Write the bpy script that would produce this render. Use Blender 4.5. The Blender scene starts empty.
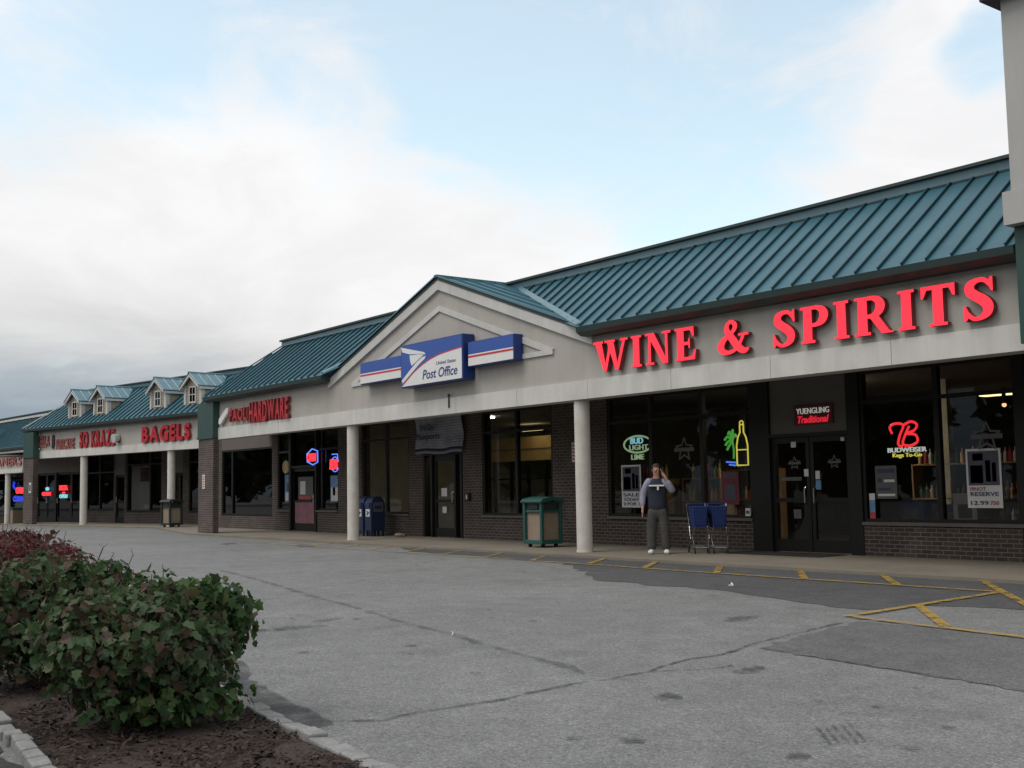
import bpy, bmesh, math, random
import numpy as np
from mathutils import Vector, Matrix
from mathutils.geometry import delaunay_2d_cdt
R = math.radians
random.seed(7)
rng = np.random.default_rng(7)
SC = bpy.context.scene
COL = SC.collection
I4 = Matrix.Identity(4)

# ------------------------------------------------------------------ materials
def newmat(name):
    m = bpy.data.materials.new(name); m.use_nodes = True
    nt = m.node_tree; nt.nodes.clear()
    out = nt.nodes.new('ShaderNodeOutputMaterial')
    return m, nt, out

def N(nt, t, **kw):
    n = nt.nodes.new(t)
    for k, v in kw.items():
        if k.startswith('i_'):
            key = k[2:]
            key = int(key) if key.isdigit() else key.replace('_', ' ')
            n.inputs[key].default_value = v
        else:
            setattr(n, k, v)
    return n

def c4(c): return (c[0], c[1], c[2], 1.0)

def pm(name, col, rough=.6, metal=0.0, var=.12, vs=2.5, bump=0.0, bs=60, spec=.5, fine=.0, streak=0.0):
    """principled paint with procedural tone variation, optional vertical streaks and bump"""
    m, nt, out = newmat(name)
    b = N(nt, 'ShaderNodeBsdfPrincipled')
    b.inputs['Roughness'].default_value = rough
    b.inputs['Metallic'].default_value = metal
    b.inputs['Specular IOR Level'].default_value = spec
    g = N(nt, 'ShaderNodeNewGeometry')
    n1 = N(nt, 'ShaderNodeTexNoise', i_Scale=vs, i_Detail=5.0, i_Roughness=.6)
    nt.links.new(g.outputs['Position'], n1.inputs['Vector'])
    rmp = N(nt, 'ShaderNodeMapRange', i_1=.3, i_2=.7, i_3=1 - var, i_4=1 + var)
    nt.links.new(n1.outputs[0], rmp.inputs[0])
    fac = rmp.outputs[0]
    if fine:
        n2 = N(nt, 'ShaderNodeTexNoise', i_Scale=bs, i_Detail=3.0)
        nt.links.new(g.outputs['Position'], n2.inputs['Vector'])
        r2 = N(nt, 'ShaderNodeMapRange', i_1=.3, i_2=.7, i_3=1 - fine, i_4=1 + fine)
        nt.links.new(n2.outputs[0], r2.inputs[0])
        mm = N(nt, 'ShaderNodeMath', operation='MULTIPLY')
        nt.links.new(fac, mm.inputs[0]); nt.links.new(r2.outputs[0], mm.inputs[1]); fac = mm.outputs[0]
    if streak:
        mp = N(nt, 'ShaderNodeMapping'); mp.inputs['Scale'].default_value = (.9, .9, .08)
        nt.links.new(g.outputs['Position'], mp.inputs['Vector'])
        n3 = N(nt, 'ShaderNodeTexNoise', i_Scale=3.0, i_Detail=6.0, i_Roughness=.7)
        nt.links.new(mp.outputs[0], n3.inputs['Vector'])
        r3 = N(nt, 'ShaderNodeMapRange', i_1=.35, i_2=.62, i_3=1 - streak, i_4=1.0)
        nt.links.new(n3.outputs[0], r3.inputs[0])
        mm = N(nt, 'ShaderNodeMath', operation='MULTIPLY')
        nt.links.new(fac, mm.inputs[0]); nt.links.new(r3.outputs[0], mm.inputs[1]); fac = mm.outputs[0]
    vm = N(nt, 'ShaderNodeVectorMath', operation='SCALE'); vm.inputs[0].default_value = col
    nt.links.new(fac, vm.inputs['Scale'])
    nt.links.new(vm.outputs[0], b.inputs['Base Color'])
    if bump:
        nb = N(nt, 'ShaderNodeTexNoise', i_Scale=bs, i_Detail=4.0)
        nt.links.new(g.outputs['Position'], nb.inputs['Vector'])
        bp = N(nt, 'ShaderNodeBump', i_Strength=bump, i_Distance=.01)
        nt.links.new(nb.outputs[0], bp.inputs['Height']); nt.links.new(bp.outputs[0], b.inputs['Normal'])
    nt.links.new(b.outputs[0], out.inputs[0])
    return m

def emit(name, col, s=1.0, base=.1):
    m, nt, out = newmat(name)
    b = N(nt, 'ShaderNodeBsdfPrincipled')
    b.inputs['Base Color'].default_value = c4([base * x for x in col])
    b.inputs['Roughness'].default_value = .4
    b.inputs['Emission Color'].default_value = c4(col)
    b.inputs['Emission Strength'].default_value = s
    nt.links.new(b.outputs[0], out.inputs[0])
    return m

def brick_mat(name, c1, c2, mort, yaxis=False):
    m, nt, out = newmat(name)
    b = N(nt, 'ShaderNodeBsdfPrincipled', i_Roughness=.85)
    tc = N(nt, 'ShaderNodeTexCoord')
    sp = N(nt, 'ShaderNodeSeparateXYZ'); nt.links.new(tc.outputs['Object'], sp.inputs[0])
    ad = N(nt, 'ShaderNodeMath', operation='ADD')
    nt.links.new(sp.outputs[0], ad.inputs[0]); nt.links.new(sp.outputs[1], ad.inputs[1])
    cb = N(nt, 'ShaderNodeCombineXYZ'); nt.links.new(ad.outputs[0], cb.inputs[0]); nt.links.new(sp.outputs[2], cb.inputs[1])
    br = N(nt, 'ShaderNodeTexBrick')
    br.inputs['Color1'].default_value = c4(c1); br.inputs['Color2'].default_value = c4(c2); br.inputs['Mortar'].default_value = c4(mort)
    br.inputs['Scale'].default_value = 1.0; br.inputs['Mortar Size'].default_value = .008
    br.inputs['Brick Width'].default_value = .215; br.inputs['Row Height'].default_value = .075
    br.inputs['Mortar Smooth'].default_value = .2; br.inputs['Bias'].default_value = -.1
    nt.links.new(cb.outputs[0], br.inputs['Vector'])
    nz = N(nt, 'ShaderNodeTexNoise', i_Scale=1.3, i_Detail=6.0); nt.links.new(tc.outputs['Object'], nz.inputs['Vector'])
    rm = N(nt, 'ShaderNodeMapRange', i_1=.3, i_2=.7, i_3=.75, i_4=1.25); nt.links.new(nz.outputs[0], rm.inputs[0])
    vm = N(nt, 'ShaderNodeVectorMath', operation='SCALE'); nt.links.new(br.outputs[0], vm.inputs[0]); nt.links.new(rm.outputs[0], vm.inputs['Scale'])
    nt.links.new(vm.outputs[0], b.inputs['Base Color'])
    bp = N(nt, 'ShaderNodeBump', i_Strength=.5, i_Distance=.01, invert=True)
    nt.links.new(br.outputs['Fac'], bp.inputs['Height']); nt.links.new(bp.outputs[0], b.inputs['Normal'])
    nt.links.new(b.outputs[0], out.inputs[0])
    return m

def glass_mat(name, tint=.62, refl=1.0):
    m, nt, out = newmat(name)
    t = N(nt, 'ShaderNodeBsdfTransparent'); t.inputs[0].default_value = (tint, tint, tint * .98, 1)
    g = N(nt, 'ShaderNodeBsdfGlossy'); g.inputs['Roughness'].default_value = .015; g.inputs[0].default_value = (refl, refl, refl, 1)
    fr = N(nt, 'ShaderNodeFresnel', i_IOR=1.5)
    mx = N(nt, 'ShaderNodeMixShader')
    nt.links.new(fr.outputs[0], mx.inputs[0]); nt.links.new(t.outputs[0], mx.inputs[1]); nt.links.new(g.outputs[0], mx.inputs[2])
    nt.links.new(mx.outputs[0], out.inputs[0])
    return m

def overlay_mat(name, col, rough=.8, cover=.8, scale=8.0, thr=(.35, .6), spec=.3):
    """worn paint / stain sheet: broken up by noise so that the surface below shows through"""
    m, nt, out = newmat(name)
    b = N(nt, 'ShaderNodeBsdfPrincipled', i_Roughness=rough)
    b.inputs['Specular IOR Level'].default_value = spec
    g = N(nt, 'ShaderNodeNewGeometry')
    n1 = N(nt, 'ShaderNodeTexNoise', i_Scale=scale, i_Detail=7.0, i_Roughness=.65)
    nt.links.new(g.outputs['Position'], n1.inputs['Vector'])
    r = N(nt, 'ShaderNodeMapRange', i_1=thr[0], i_2=thr[1], i_3=0.0, i_4=cover); nt.links.new(n1.outputs[0], r.inputs[0])
    n2 = N(nt, 'ShaderNodeTexNoise', i_Scale=90.0, i_Detail=3.0); nt.links.new(g.outputs['Position'], n2.inputs['Vector'])
    r2 = N(nt, 'ShaderNodeMapRange', i_1=.3, i_2=.7, i_3=.7, i_4=1.3); nt.links.new(n2.outputs[0], r2.inputs[0])
    vm = N(nt, 'ShaderNodeVectorMath', operation='SCALE'); vm.inputs[0].default_value = col; nt.links.new(r2.outputs[0], vm.inputs['Scale'])
    nt.links.new(vm.outputs[0], b.inputs['Base Color'])
    t = N(nt, 'ShaderNodeBsdfTransparent')
    mx = N(nt, 'ShaderNodeMixShader')
    nt.links.new(r.outputs[0], mx.inputs[0]); nt.links.new(t.outputs[0], mx.inputs[1]); nt.links.new(b.outputs[0], mx.inputs[2])
    nt.links.new(mx.outputs[0], out.inputs[0])
    return m

def asphalt_mat(name, base, patch=.12):
    m, nt, out = newmat(name)
    b = N(nt, 'ShaderNodeBsdfPrincipled', i_Roughness=.88)
    b.inputs['Specular IOR Level'].default_value = .25
    g = N(nt, 'ShaderNodeNewGeometry')
    def nz(scale, det, lo, hi, a=.3, bb=.7):
        n = N(nt, 'ShaderNodeTexNoise', i_Scale=scale, i_Detail=det, i_Roughness=.62)
        nt.links.new(g.outputs['Position'], n.inputs['Vector'])
        r = N(nt, 'ShaderNodeMapRange', i_1=a, i_2=bb, i_3=lo, i_4=hi); nt.links.new(n.outputs[0], r.inputs[0]); return r.outputs[0], n
    def mul(a, c):
        k = N(nt, 'ShaderNodeMath', operation='MULTIPLY'); nt.links.new(a, k.inputs[0]); nt.links.new(c, k.inputs[1]); return k.outputs[0]
    f1, _ = nz(.35, 5.0, 1 - patch, 1 + patch)
    f2, _ = nz(3.2, 6.0, .86, 1.12)
    f3, n3 = nz(60.0, 4.0, .58, 1.42)
    vo = N(nt, 'ShaderNodeTexVoronoi', i_Scale=55.0); nt.links.new(g.outputs['Position'], vo.inputs['Vector'])
    r4 = N(nt, 'ShaderNodeMapRange', i_1=0.0, i_2=.6, i_3=1.22, i_4=.78); nt.links.new(vo.outputs['Distance'], r4.inputs[0])
    f5, _ = nz(.9, 8.0, .88, 1.0, .36, .44)     # scattered oil drips and darker blotches
    f6, _ = nz(22.0, 5.0, .74, 1.26)
    f = mul(mul(mul(mul(f1, f2), mul(f3, r4.outputs[0])), f5), f6)
    vm = N(nt, 'ShaderNodeVectorMath', operation='SCALE'); vm.inputs[0].default_value = base; nt.links.new(f, vm.inputs['Scale'])
    nt.links.new(vm.outputs[0], b.inputs['Base Color'])
    bp = N(nt, 'ShaderNodeBump', i_Strength=.55, i_Distance=.012)
    nt.links.new(n3.outputs[0], bp.inputs['Height']); nt.links.new(bp.outputs[0], b.inputs['Normal'])
    nt.links.new(b.outputs[0], out.inputs[0])
    return m

def leaf_mat(name, cols, rough=.6, trans=.35):
    m, nt, out = newmat(name)
    g = N(nt, 'ShaderNodeNewGeometry')
    cr = N(nt, 'ShaderNodeValToRGB')
    e = cr.color_ramp.elements
    while len(e) < len(cols): e.new(.5)
    for i, c in enumerate(cols):
        e[i].position = i / (len(cols) - 1); e[i].color = c4(c)
    nt.links.new(g.outputs['Random Per Island'], cr.inputs[0])
    b = N(nt, 'ShaderNodeBsdfPrincipled', i_Roughness=rough); b.inputs['Specular IOR Level'].default_value = .3
    nt.links.new(cr.outputs[0], b.inputs['Base Color'])
    t = N(nt, 'ShaderNodeBsdfTranslucent'); nt.links.new(cr.outputs[0], t.inputs[0])
    mx = N(nt, 'ShaderNodeMixShader', i_0=trans)
    nt.links.new(b.outputs[0], mx.inputs[1]); nt.links.new(t.outputs[0], mx.inputs[2])
    nt.links.new(mx.outputs[0], out.inputs[0])
    return m

M = {}
M['stucco'] = pm('stucco', (.43, .408, .37), .9, var=.07, vs=1.1, bump=.25, bs=140, fine=.04, streak=.10)
M['stucco2'] = pm('tower_stucco', (.42, .415, .40), .9, var=.05, vs=1.0, bump=.25, bs=140, fine=.04, streak=.06)
M['beam'] = pm('beam_white', (.60, .585, .55), .75, var=.10, vs=1.2, streak=.12)
M['column'] = pm('column_paint', (.66, .63, .57), .7, var=.10, vs=4.0, streak=.16)
M['brick'] = brick_mat('dark_brick', (.040, .027, .023), (.070, .050, .041), (.155, .14, .125))
M['pierbrick'] = brick_mat('pier_brick', (.058, .039, .033), (.088, .062, .053), (.16, .145, .13))
M['sill'] = pm('brick_sill', (.12, .105, .095), .85, bump=.2)
M['roof'] = pm('teal_metal_roof', (.036, .122, .162), .45, var=.14, vs=1.6, spec=.45, streak=.1)
M['seam_metal'] = pm('teal_standing_seam', (.016, .060, .078), .45, var=.1)  # roof teal darkened to stand in for the shadow on the seams
M['flash'] = pm('teal_flashing', (.085, .185, .225), .33, var=.1, spec=.6)
M['gutter'] = pm('dark_green_gutter', (.022, .042, .038), .5)
M['greenpanel'] = pm('green_panel', (.020, .060, .050), .5, var=.1)
M['eave_dark'] = pm('dark_eave', (.05, .032, .04), .7)
M['white'] = pm('white_trim', (.56, .55, .525), .6, var=.06, streak=.12)
M['siding'] = pm('tan_siding', (.36, .32, .25), .7, var=.05)
M['frame'] = pm('bronze_frame', (.009, .0085, .008), .5, spec=.3)
M['glass'] = glass_mat('shop_glass', .60, .8)
M['doorglass'] = glass_mat('door_glass', .55, .7)
M['dormglass'] = glass_mat('dormer_glass', .2, 1.0)
M['soffit'] = pm('soffit', (.30, .29, .27), .9)
M['panel'] = pm('header_panel', (.12, .115, .105), .75, var=.08)
M['panelb'] = pm('header_panel_brown', (.12, .10, .09), .75, var=.08)
M['int_dark'] = pm('dark_interior', (.10, .095, .085), .9)
M['int_cream'] = pm('cream_interior', (.44, .42, .35), .9)
M['int_floor'] = pm('interior_floor', (.14, .13, .12), .6)
M['tan'] = pm('tan_panel', (.62, .45, .20), .8)
M['flatroof'] = pm('flat_roof', (.16, .155, .15), .95)
M['signblue'] = pm('sign_blue', (.025, .085, .36), .35, var=.04)
M['signblue2'] = pm('sign_blue_edge', (.012, .035, .17), .45, var=.05)
M['signwhite'] = pm('sign_white', (.74, .74, .73), .35, var=.03)
M['signred'] = pm('sign_red', (.55, .03, .045), .4, var=.04)
M['lit_red'] = emit('lit_red_letter_face', (1.0, .030, .058), 1.2, .12)
M['lit_edge'] = pm('letter_return', (.22, .035, .030), .6)
M['dim_red'] = emit('red_letter_face', (.42, .008, .020), .22, .8)
M['red_flat'] = emit('red_plastic_letter', (.42, .010, .022), .18, .8)
M['pink_flat'] = pm('faded_red_letter', (.36, .12, .11), .6)
M['black'] = pm('black_metal', (.012, .012, .013), .5)
M['rubber'] = pm('black_rubber', (.015, .015, .015), .8)
M['chrome'] = pm('chrome', (.55, .55, .55), .25, metal=1.0)
M['cartblue'] = pm('blue_plastic', (.018, .042, .17), .45)
M['mailblue'] = pm('mailbox_blue', (.014, .028, .075), .4)
M['bingreen'] = pm('bin_green', (.018, .085, .075), .45)
M['bindark'] = pm('bin_dark_green', (.020, .032, .028), .5)
M['aggregate'] = pm('pebble_aggregate', (.27, .21, .155), .9, var=.1, bump=.6, bs=70, fine=.35)
M['concrete'] = pm('sidewalk_concrete', (.19, .165, .13), .9, var=.16, vs=.8, bump=.3, bs=90, fine=.12)
M['asphalt'] = asphalt_mat('lot_asphalt', (.203, .206, .202))
M['asphalt2'] = asphalt_mat('dark_asphalt', (.095, .096, .099), .12)
M['asphalt3'] = asphalt_mat('patched_asphalt', (.142, .142, .141), .12)
M['yellow'] = overlay_mat('worn_yellow_paint', (.36, .235, .05), .75, .88, 6.0, (.34, .54))
M['yellow2'] = overlay_mat('faded_yellow_paint', (.42, .28, .07), .75, .7, 4.0, (.36, .58))
M['crack'] = overlay_mat('crack_filler', (.05, .051, .055), .9, .75, 7.0, (.36, .66), .1)
M['seam'] = overlay_mat('faint_seam', (.09, .091, .094), .9, .45, 3.0, (.35, .65), .1)
M['stain'] = overlay_mat('oil_stain', (.06, .06, .062), .8, .6, 12.0, (.38, .62), .2)
M['wet'] = overlay_mat('damp_asphalt', (.075, .076, .079), .8, .75, 5.0, (.30, .60), .2)
M['mulch'] = pm('bark_mulch', (.034, .022, .017), .95, var=.4, vs=14, bump=1.0, bs=60, fine=.5)
M['kerb'] = pm('granite_kerb', (.225, .225, .22), .9, var=.22, vs=7, bump=.5, bs=60, fine=.15)
M['leaf'] = leaf_mat('green_leaves', [(.022, .045, .018), (.040, .085, .026), (.055, .115, .030), (.035, .075, .030), (.075, .135, .040), (.10, .055, .035)])
M['leaf2'] = leaf_mat('dull_green_leaves', [(.028, .052, .022), (.046, .086, .034), (.064, .116, .044), (.058, .098, .044), (.082, .13, .056), (.11, .066, .046), (.066, .050, .036)])
M['leafred'] = leaf_mat('burgundy_leaves', [(.055, .012, .014), (.10, .018, .022), (.14, .028, .032), (.085, .035, .025), (.05, .055, .025)])
M['stem'] = pm('twig', (.085, .055, .042), .85, var=.3, vs=20)
M['treeleaf'] = leaf_mat('tree_leaves', [(.016, .030, .012), (.03, .055, .02), (.045, .075, .025)], .6, .1)
M['bark'] = pm('bark', (.06, .045, .035), .9)
M['skin'] = pm('skin', (.42, .22, .16), .55, var=.05)
M['hair'] = pm('hair', (.05, .03, .022), .7)
M['navy'] = pm('navy_cloth', (.018, .022, .040), .85)
M['lilac'] = pm('grey_lilac_cloth', (.26, .26, .33), .85)
M['greycloth'] = pm('grey_trousers', (.060, .060, .055), .9, var=.2, vs=9)
M['shoe'] = pm('white_shoe', (.70, .70, .70), .6)
M['paper'] = pm('paper', (.62, .62, .62), .7, var=.05)
M['poster_dark'] = pm('poster_dark', (.06, .06, .085), .6, var=.3, vs=5)
M['poster_blue'] = pm('poster_blue', (.12, .25, .42), .6, var=.3, vs=6)
M['poster_green'] = pm('poster_green', (.28, .55, .18), .6, var=.2, vs=8)
M['poster_purple'] = pm('poster_purple', (.17, .08, .30), .6, var=.2, vs=8)
M['poster_pink'] = pm('poster_pink', (.26, .11, .14), .6, var=.25, vs=5)
M['poster_red'] = pm('poster_red', (.40, .06, .07), .6, var=.15, vs=8)
M['ink'] = pm('ink', (.03, .04, .10), .6)
M['decal'] = pm('frosted_decal', (.10, .10, .10), .7)
M['banner'] = pm('banner_cloth', (.34, .34, .40), .85, var=.25, vs=3)
M['maroon'] = pm('maroon', (.12, .012, .022), .6)
M['card'] = pm('cardboard', (.30, .20, .11), .85)
M['tin'] = pm('silver_tin', (.5, .5, .5), .4)
M['fluor'] = emit('fluorescent_tube', (1.0, .80, .42), 3.0, .5)
M['fluor2'] = emit('fluorescent_panel', (1.0, .90, .72), 16.0, .5)
M['fluor3'] = emit('shop_ceiling_panel', (1.0, .84, .60), 34.0, .5)
M['spot'] = emit('warm_spot_lamp', (1.0, .55, .25), 2.2, .5)
M['n_red'] = emit('neon_red', (1.0, .035, .05), 1.5, .2)
M['n_blue'] = emit('neon_blue', (.10, .25, 1.0), 1.3, .2)
M['n_dblue'] = emit('neon_deep_blue', (.03, .07, .9), .8, .2)
M['n_cyan'] = emit('neon_cyan', (.30, .75, .85), .9, .2)
M['n_white'] = emit('neon_white', (.85, .95, .85), .8, .2)
M['n_green'] = emit('neon_green', (.08, .42, .06), 1.0, .2)
M['n_pale'] = emit('neon_pale_green', (.42, .62, .36), .75, .2)
M['n_yellow'] = emit('neon_yellow', (.80, .72, .10), 1.1, .2)
M['n_dim'] = emit('dim_lit_letters', (.50, .52, .46), .55, .3)
M['n_dimred'] = emit('dim_red_letters', (.75, .02, .04), .75, .3)
M['n_card'] = pm('neon_backing', (.02, .02, .02), .6)
M['paintw'] = pm('car_white', (.6, .6, .6), .25)
M['paints'] = pm('car_silver', (.33, .34, .36), .3, metal=.6)
M['paintr'] = pm('car_red', (.25, .02, .02), .3)

# ------------------------------------------------------------------ mesh builder
class MB:
    def __init__(s, off=(0, 0, 0)):
        s.v = []; s.f = []; s.m = []; s.off = Vector(off); s.T = None
    def add(s, pts, faces, m=0):
        b = len(s.v)
        for p in pts:
            p = Vector(p)
            if s.T is not None: p = s.T @ p
            s.v.append(p - s.off)
        for f in faces:
            s.f.append([b + i for i in f]); s.m.append(m)
    def poly(s, pts, m=0): s.add(pts, [list(range(len(pts)))], m)
    def box(s, x0, x1, y0, y1, z0, z1, m=0):
        p = [(x0, y0, z0), (x1, y0, z0), (x1, y1, z0), (x0, y1, z0), (x0, y0, z1), (x1, y0, z1), (x1, y1, z1), (x0, y1, z1)]
        s.add(p, [(3, 2, 1, 0), (4, 5, 6, 7), (0, 1, 5, 4), (1, 2, 6, 5), (2, 3, 7, 6), (3, 0, 4, 7)], m)
    def hexa(s, p, m=0):      # p: 4 bottom + 4 top
        s.add(p, [(3, 2, 1, 0), (4, 5, 6, 7), (0, 1, 5, 4), (1, 2, 6, 5), (2, 3, 7, 6), (3, 0, 4, 7)], m)
    def prism(s, pts, ax, a, b, m=0):
        """2D outline extruded along ax ('x','y','z') from a to b; outline in the two other axes"""
        def P(u, w, t):
            return {'x': (t, u, w), 'y': (u, t, w), 'z': (u, w, t)}[ax]
        n = len(pts)
        p = [P(u, w, a) for u, w in pts] + [P(u, w, b) for u, w in pts]
        f = [list(range(n))[::-1], list(range(n, 2 * n))] + [(i, (i + 1) % n, n + (i + 1) % n, n + i) for i in range(n)]
        s.add(p, f, m)
    def cyl(s, p0, p1, r0, r1=None, n=12, m=0, caps=True):
        s.tube([p0, p1], [r0, r0 if r1 is None else r1], n, m, caps)
    def tube(s, pts, rs, n=8, m=0, caps=True):
        pts = [Vector(p) for p in pts]
        if not isinstance(rs, (list, tuple)): rs = [rs] * len(pts)
        V = []; k = len(pts); up = None
        for i, p in enumerate(pts):
            d = (pts[min(i + 1, k - 1)] - pts[max(i - 1, 0)])
            if d.length < 1e-9: d = Vector((0, 0, 1))
            d.normalize()
            if up is None:
                a = Vector((0, 0, 1)) if abs(d.z) < .9 else Vector((1, 0, 0))
                up = (a - d * a.dot(d)).normalized()
            else:
                up = (up - d * up.dot(d))
                up = up.normalized() if up.length > 1e-6 else d.orthogonal().normalized()
            w = d.cross(up)
            for j in range(n):
                t = 2 * math.pi * j / n
                V.append(p + (up * math.cos(t) + w * math.sin(t)) * rs[i])
        F = []
        for i in range(k - 1):
            for j in range(n):
                F.append((i * n + j, i * n + (j + 1) % n, (i + 1) * n + (j + 1) % n, (i + 1) * n + j))
        if caps: F += [list(range(n))[::-1], [(k - 1) * n + j for j in range(n)]]
        s.add(V, F, m)
    def sphere(s, c, r, n=12, k=8, m=0, sc=(1, 1, 1)):
        V = []; F = []
        for i in range(1, k):
            a = math.pi * i / k
            for j in range(n):
                t = 2 * math.pi * j / n
                V.append((c[0] + r * sc[0] * math.sin(a) * math.cos(t), c[1] + r * sc[1] * math.sin(a) * math.sin(t), c[2] + r * sc[2] * math.cos(a)))
        V += [(c[0], c[1], c[2] + r * sc[2]), (c[0], c[1], c[2] - r * sc[2])]
        t, b = len(V) - 2, len(V) - 1
        for j in range(n):
            F.append((t, j, (j + 1) % n)); F.append((b, (k - 2) * n + (j + 1) % n, (k - 2) * n + j))
            for i in range(k - 2):
                F.append((i * n + j, (i + 1) * n + j, (i + 1) * n + (j + 1) % n, i * n + (j + 1) % n))
        s.add(V, F, m)
    def shape(s, verts, tris, y0, y1, mf=0, ms=0, org=(0, 0, 0)):
        """flat xz shape (list of 2D verts + tris) extruded in y from y0 (front) to y1 (back)"""
        n = len(verts); ox, oy, oz = org
        V = [(ox + a, oy + y0, oz + b) for a, b in verts] + [(ox + a, oy + y1, oz + b) for a, b in verts]
        cnt = {}
        for t in tris:
            for i in range(len(t)):
                e = (t[i], t[(i + 1) % len(t)])
                cnt[tuple(sorted(e))] = cnt.get(tuple(sorted(e)), 0) + 1
        base = len(s.v)
        s.add(V, [list(t) for t in tris], mf)
        for t in tris:
            s.f.append([base + n + i for i in t][::-1]); s.m.append(ms)
            for i in range(len(t)):
                a, b = t[i], t[(i + 1) % len(t)]
                if cnt[tuple(sorted((a, b)))] == 1:
                    s.f.append([base + b, base + a, base + n + a, base + n + b]); s.m.append(ms)
    def build(s, name, mats, parent=None, loc=(0, 0, 0), rz=0.0, smooth=False, bevel=0.0, label=None):
        me = bpy.data.meshes.new(name)
        me.from_pydata([tuple(v) for v in s.v], [], s.f)
        mats = mats if isinstance(mats, (list, tuple)) else [mats]
        for m in mats: me.materials.append(M[m] if isinstance(m, str) else m)
        me.polygons.foreach_set('material_index', s.m)
        if smooth: me.polygons.foreach_set('use_smooth', [True] * len(s.f))
        me.update()
        o = bpy.data.objects.new(name, me); COL.objects.link(o)
        o.location = loc; o.rotation_euler = (0, 0, rz)
        if parent is not None: o.parent = parent
        if bevel:
            b = o.modifiers.new('bevel', 'BEVEL'); b.width = bevel; b.segments = 2; b.limit_method = 'ANGLE'
        if label: o['label'] = label
        return o

def tag(o, label=None, cat=None, group=None, kind=None):
    if label: o['label'] = label
    if cat: o['category'] = cat
    if group: o['group'] = group
    if kind: o['kind'] = kind
    return o

def thing(name, label, cat, loc=(0, 0, 0), rz=0.0, group=None):
    o = bpy.data.objects.new(name, None); COL.objects.link(o)
    o.empty_display_size = .3
    o.location = loc; o.rotation_euler = (0, 0, rz)
    return tag(o, label, cat, group)

# ------------------------------------------------------------------ flat shapes: union of polygons
def union(polys):
    vs = []; fs = []
    for p in polys:
        a = sum(p[i][0] * p[(i + 1) % len(p)][1] - p[(i + 1) % len(p)][0] * p[i][1] for i in range(len(p)))
        if abs(a) < 1e-9: continue
        if a < 0: p = p[::-1]
        b = len(vs); vs += [Vector((x, y)) for x, y in p]; fs.append(list(range(b, b + len(p))))
    r = delaunay_2d_cdt(vs, [], fs, 0, 1e-5)
    tris = [t for t, o in zip(r[2], r[5]) if o]
    return [(v.x, v.y) for v in r[0]], tris

def cr(pts, n=7):
    """Catmull-Rom through points (tuples of any length)"""
    P = [pts[0]] + list(pts) + [pts[-1]]; out = []
    for i in range(1, len(P) - 2):
        for k in range(n):
            t = k / n
            out.append(tuple(.5 * (2 * b + (c - a) * t + (2 * a - 5 * b + 4 * c - d) * t * t + (-a + 3 * b - 3 * c + d) * t ** 3)
                             for a, b, c, d in zip(P[i - 1], P[i], P[i + 1], P[i + 2])))
    out.append(tuple(pts[-1])); return out

def stroke(pts, n=7, smooth=True):
    """pts: (x, y, width) -> polygons"""
    p = cr(pts, n) if smooth else pts
    out = []
    for a, b in zip(p, p[1:]):
        dx, dy = b[0] - a[0], b[1] - a[1]; L = math.hypot(dx, dy)
        if L < 1e-6: continue
        nx, ny = -dy / L, dx / L
        out.append([(a[0] + nx * a[2] / 2, a[1] + ny * a[2] / 2), (a[0] - nx * a[2] / 2, a[1] - ny * a[2] / 2),
                    (b[0] - nx * b[2] / 2, b[1] - ny * b[2] / 2), (b[0] + nx * b[2] / 2, b[1] + ny * b[2] / 2)])
    for a in p[1:-1]:
        out.append([(a[0] + a[2] / 2 * math.cos(k * math.pi / 5 + .03), a[1] + a[2] / 2 * math.sin(k * math.pi / 5 + .03)) for k in range(10)])
    return out

def rc(x0, y0, x1, y1): return [(x0, y0), (x1, y0), (x1, y1), (x0, y1)]

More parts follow.
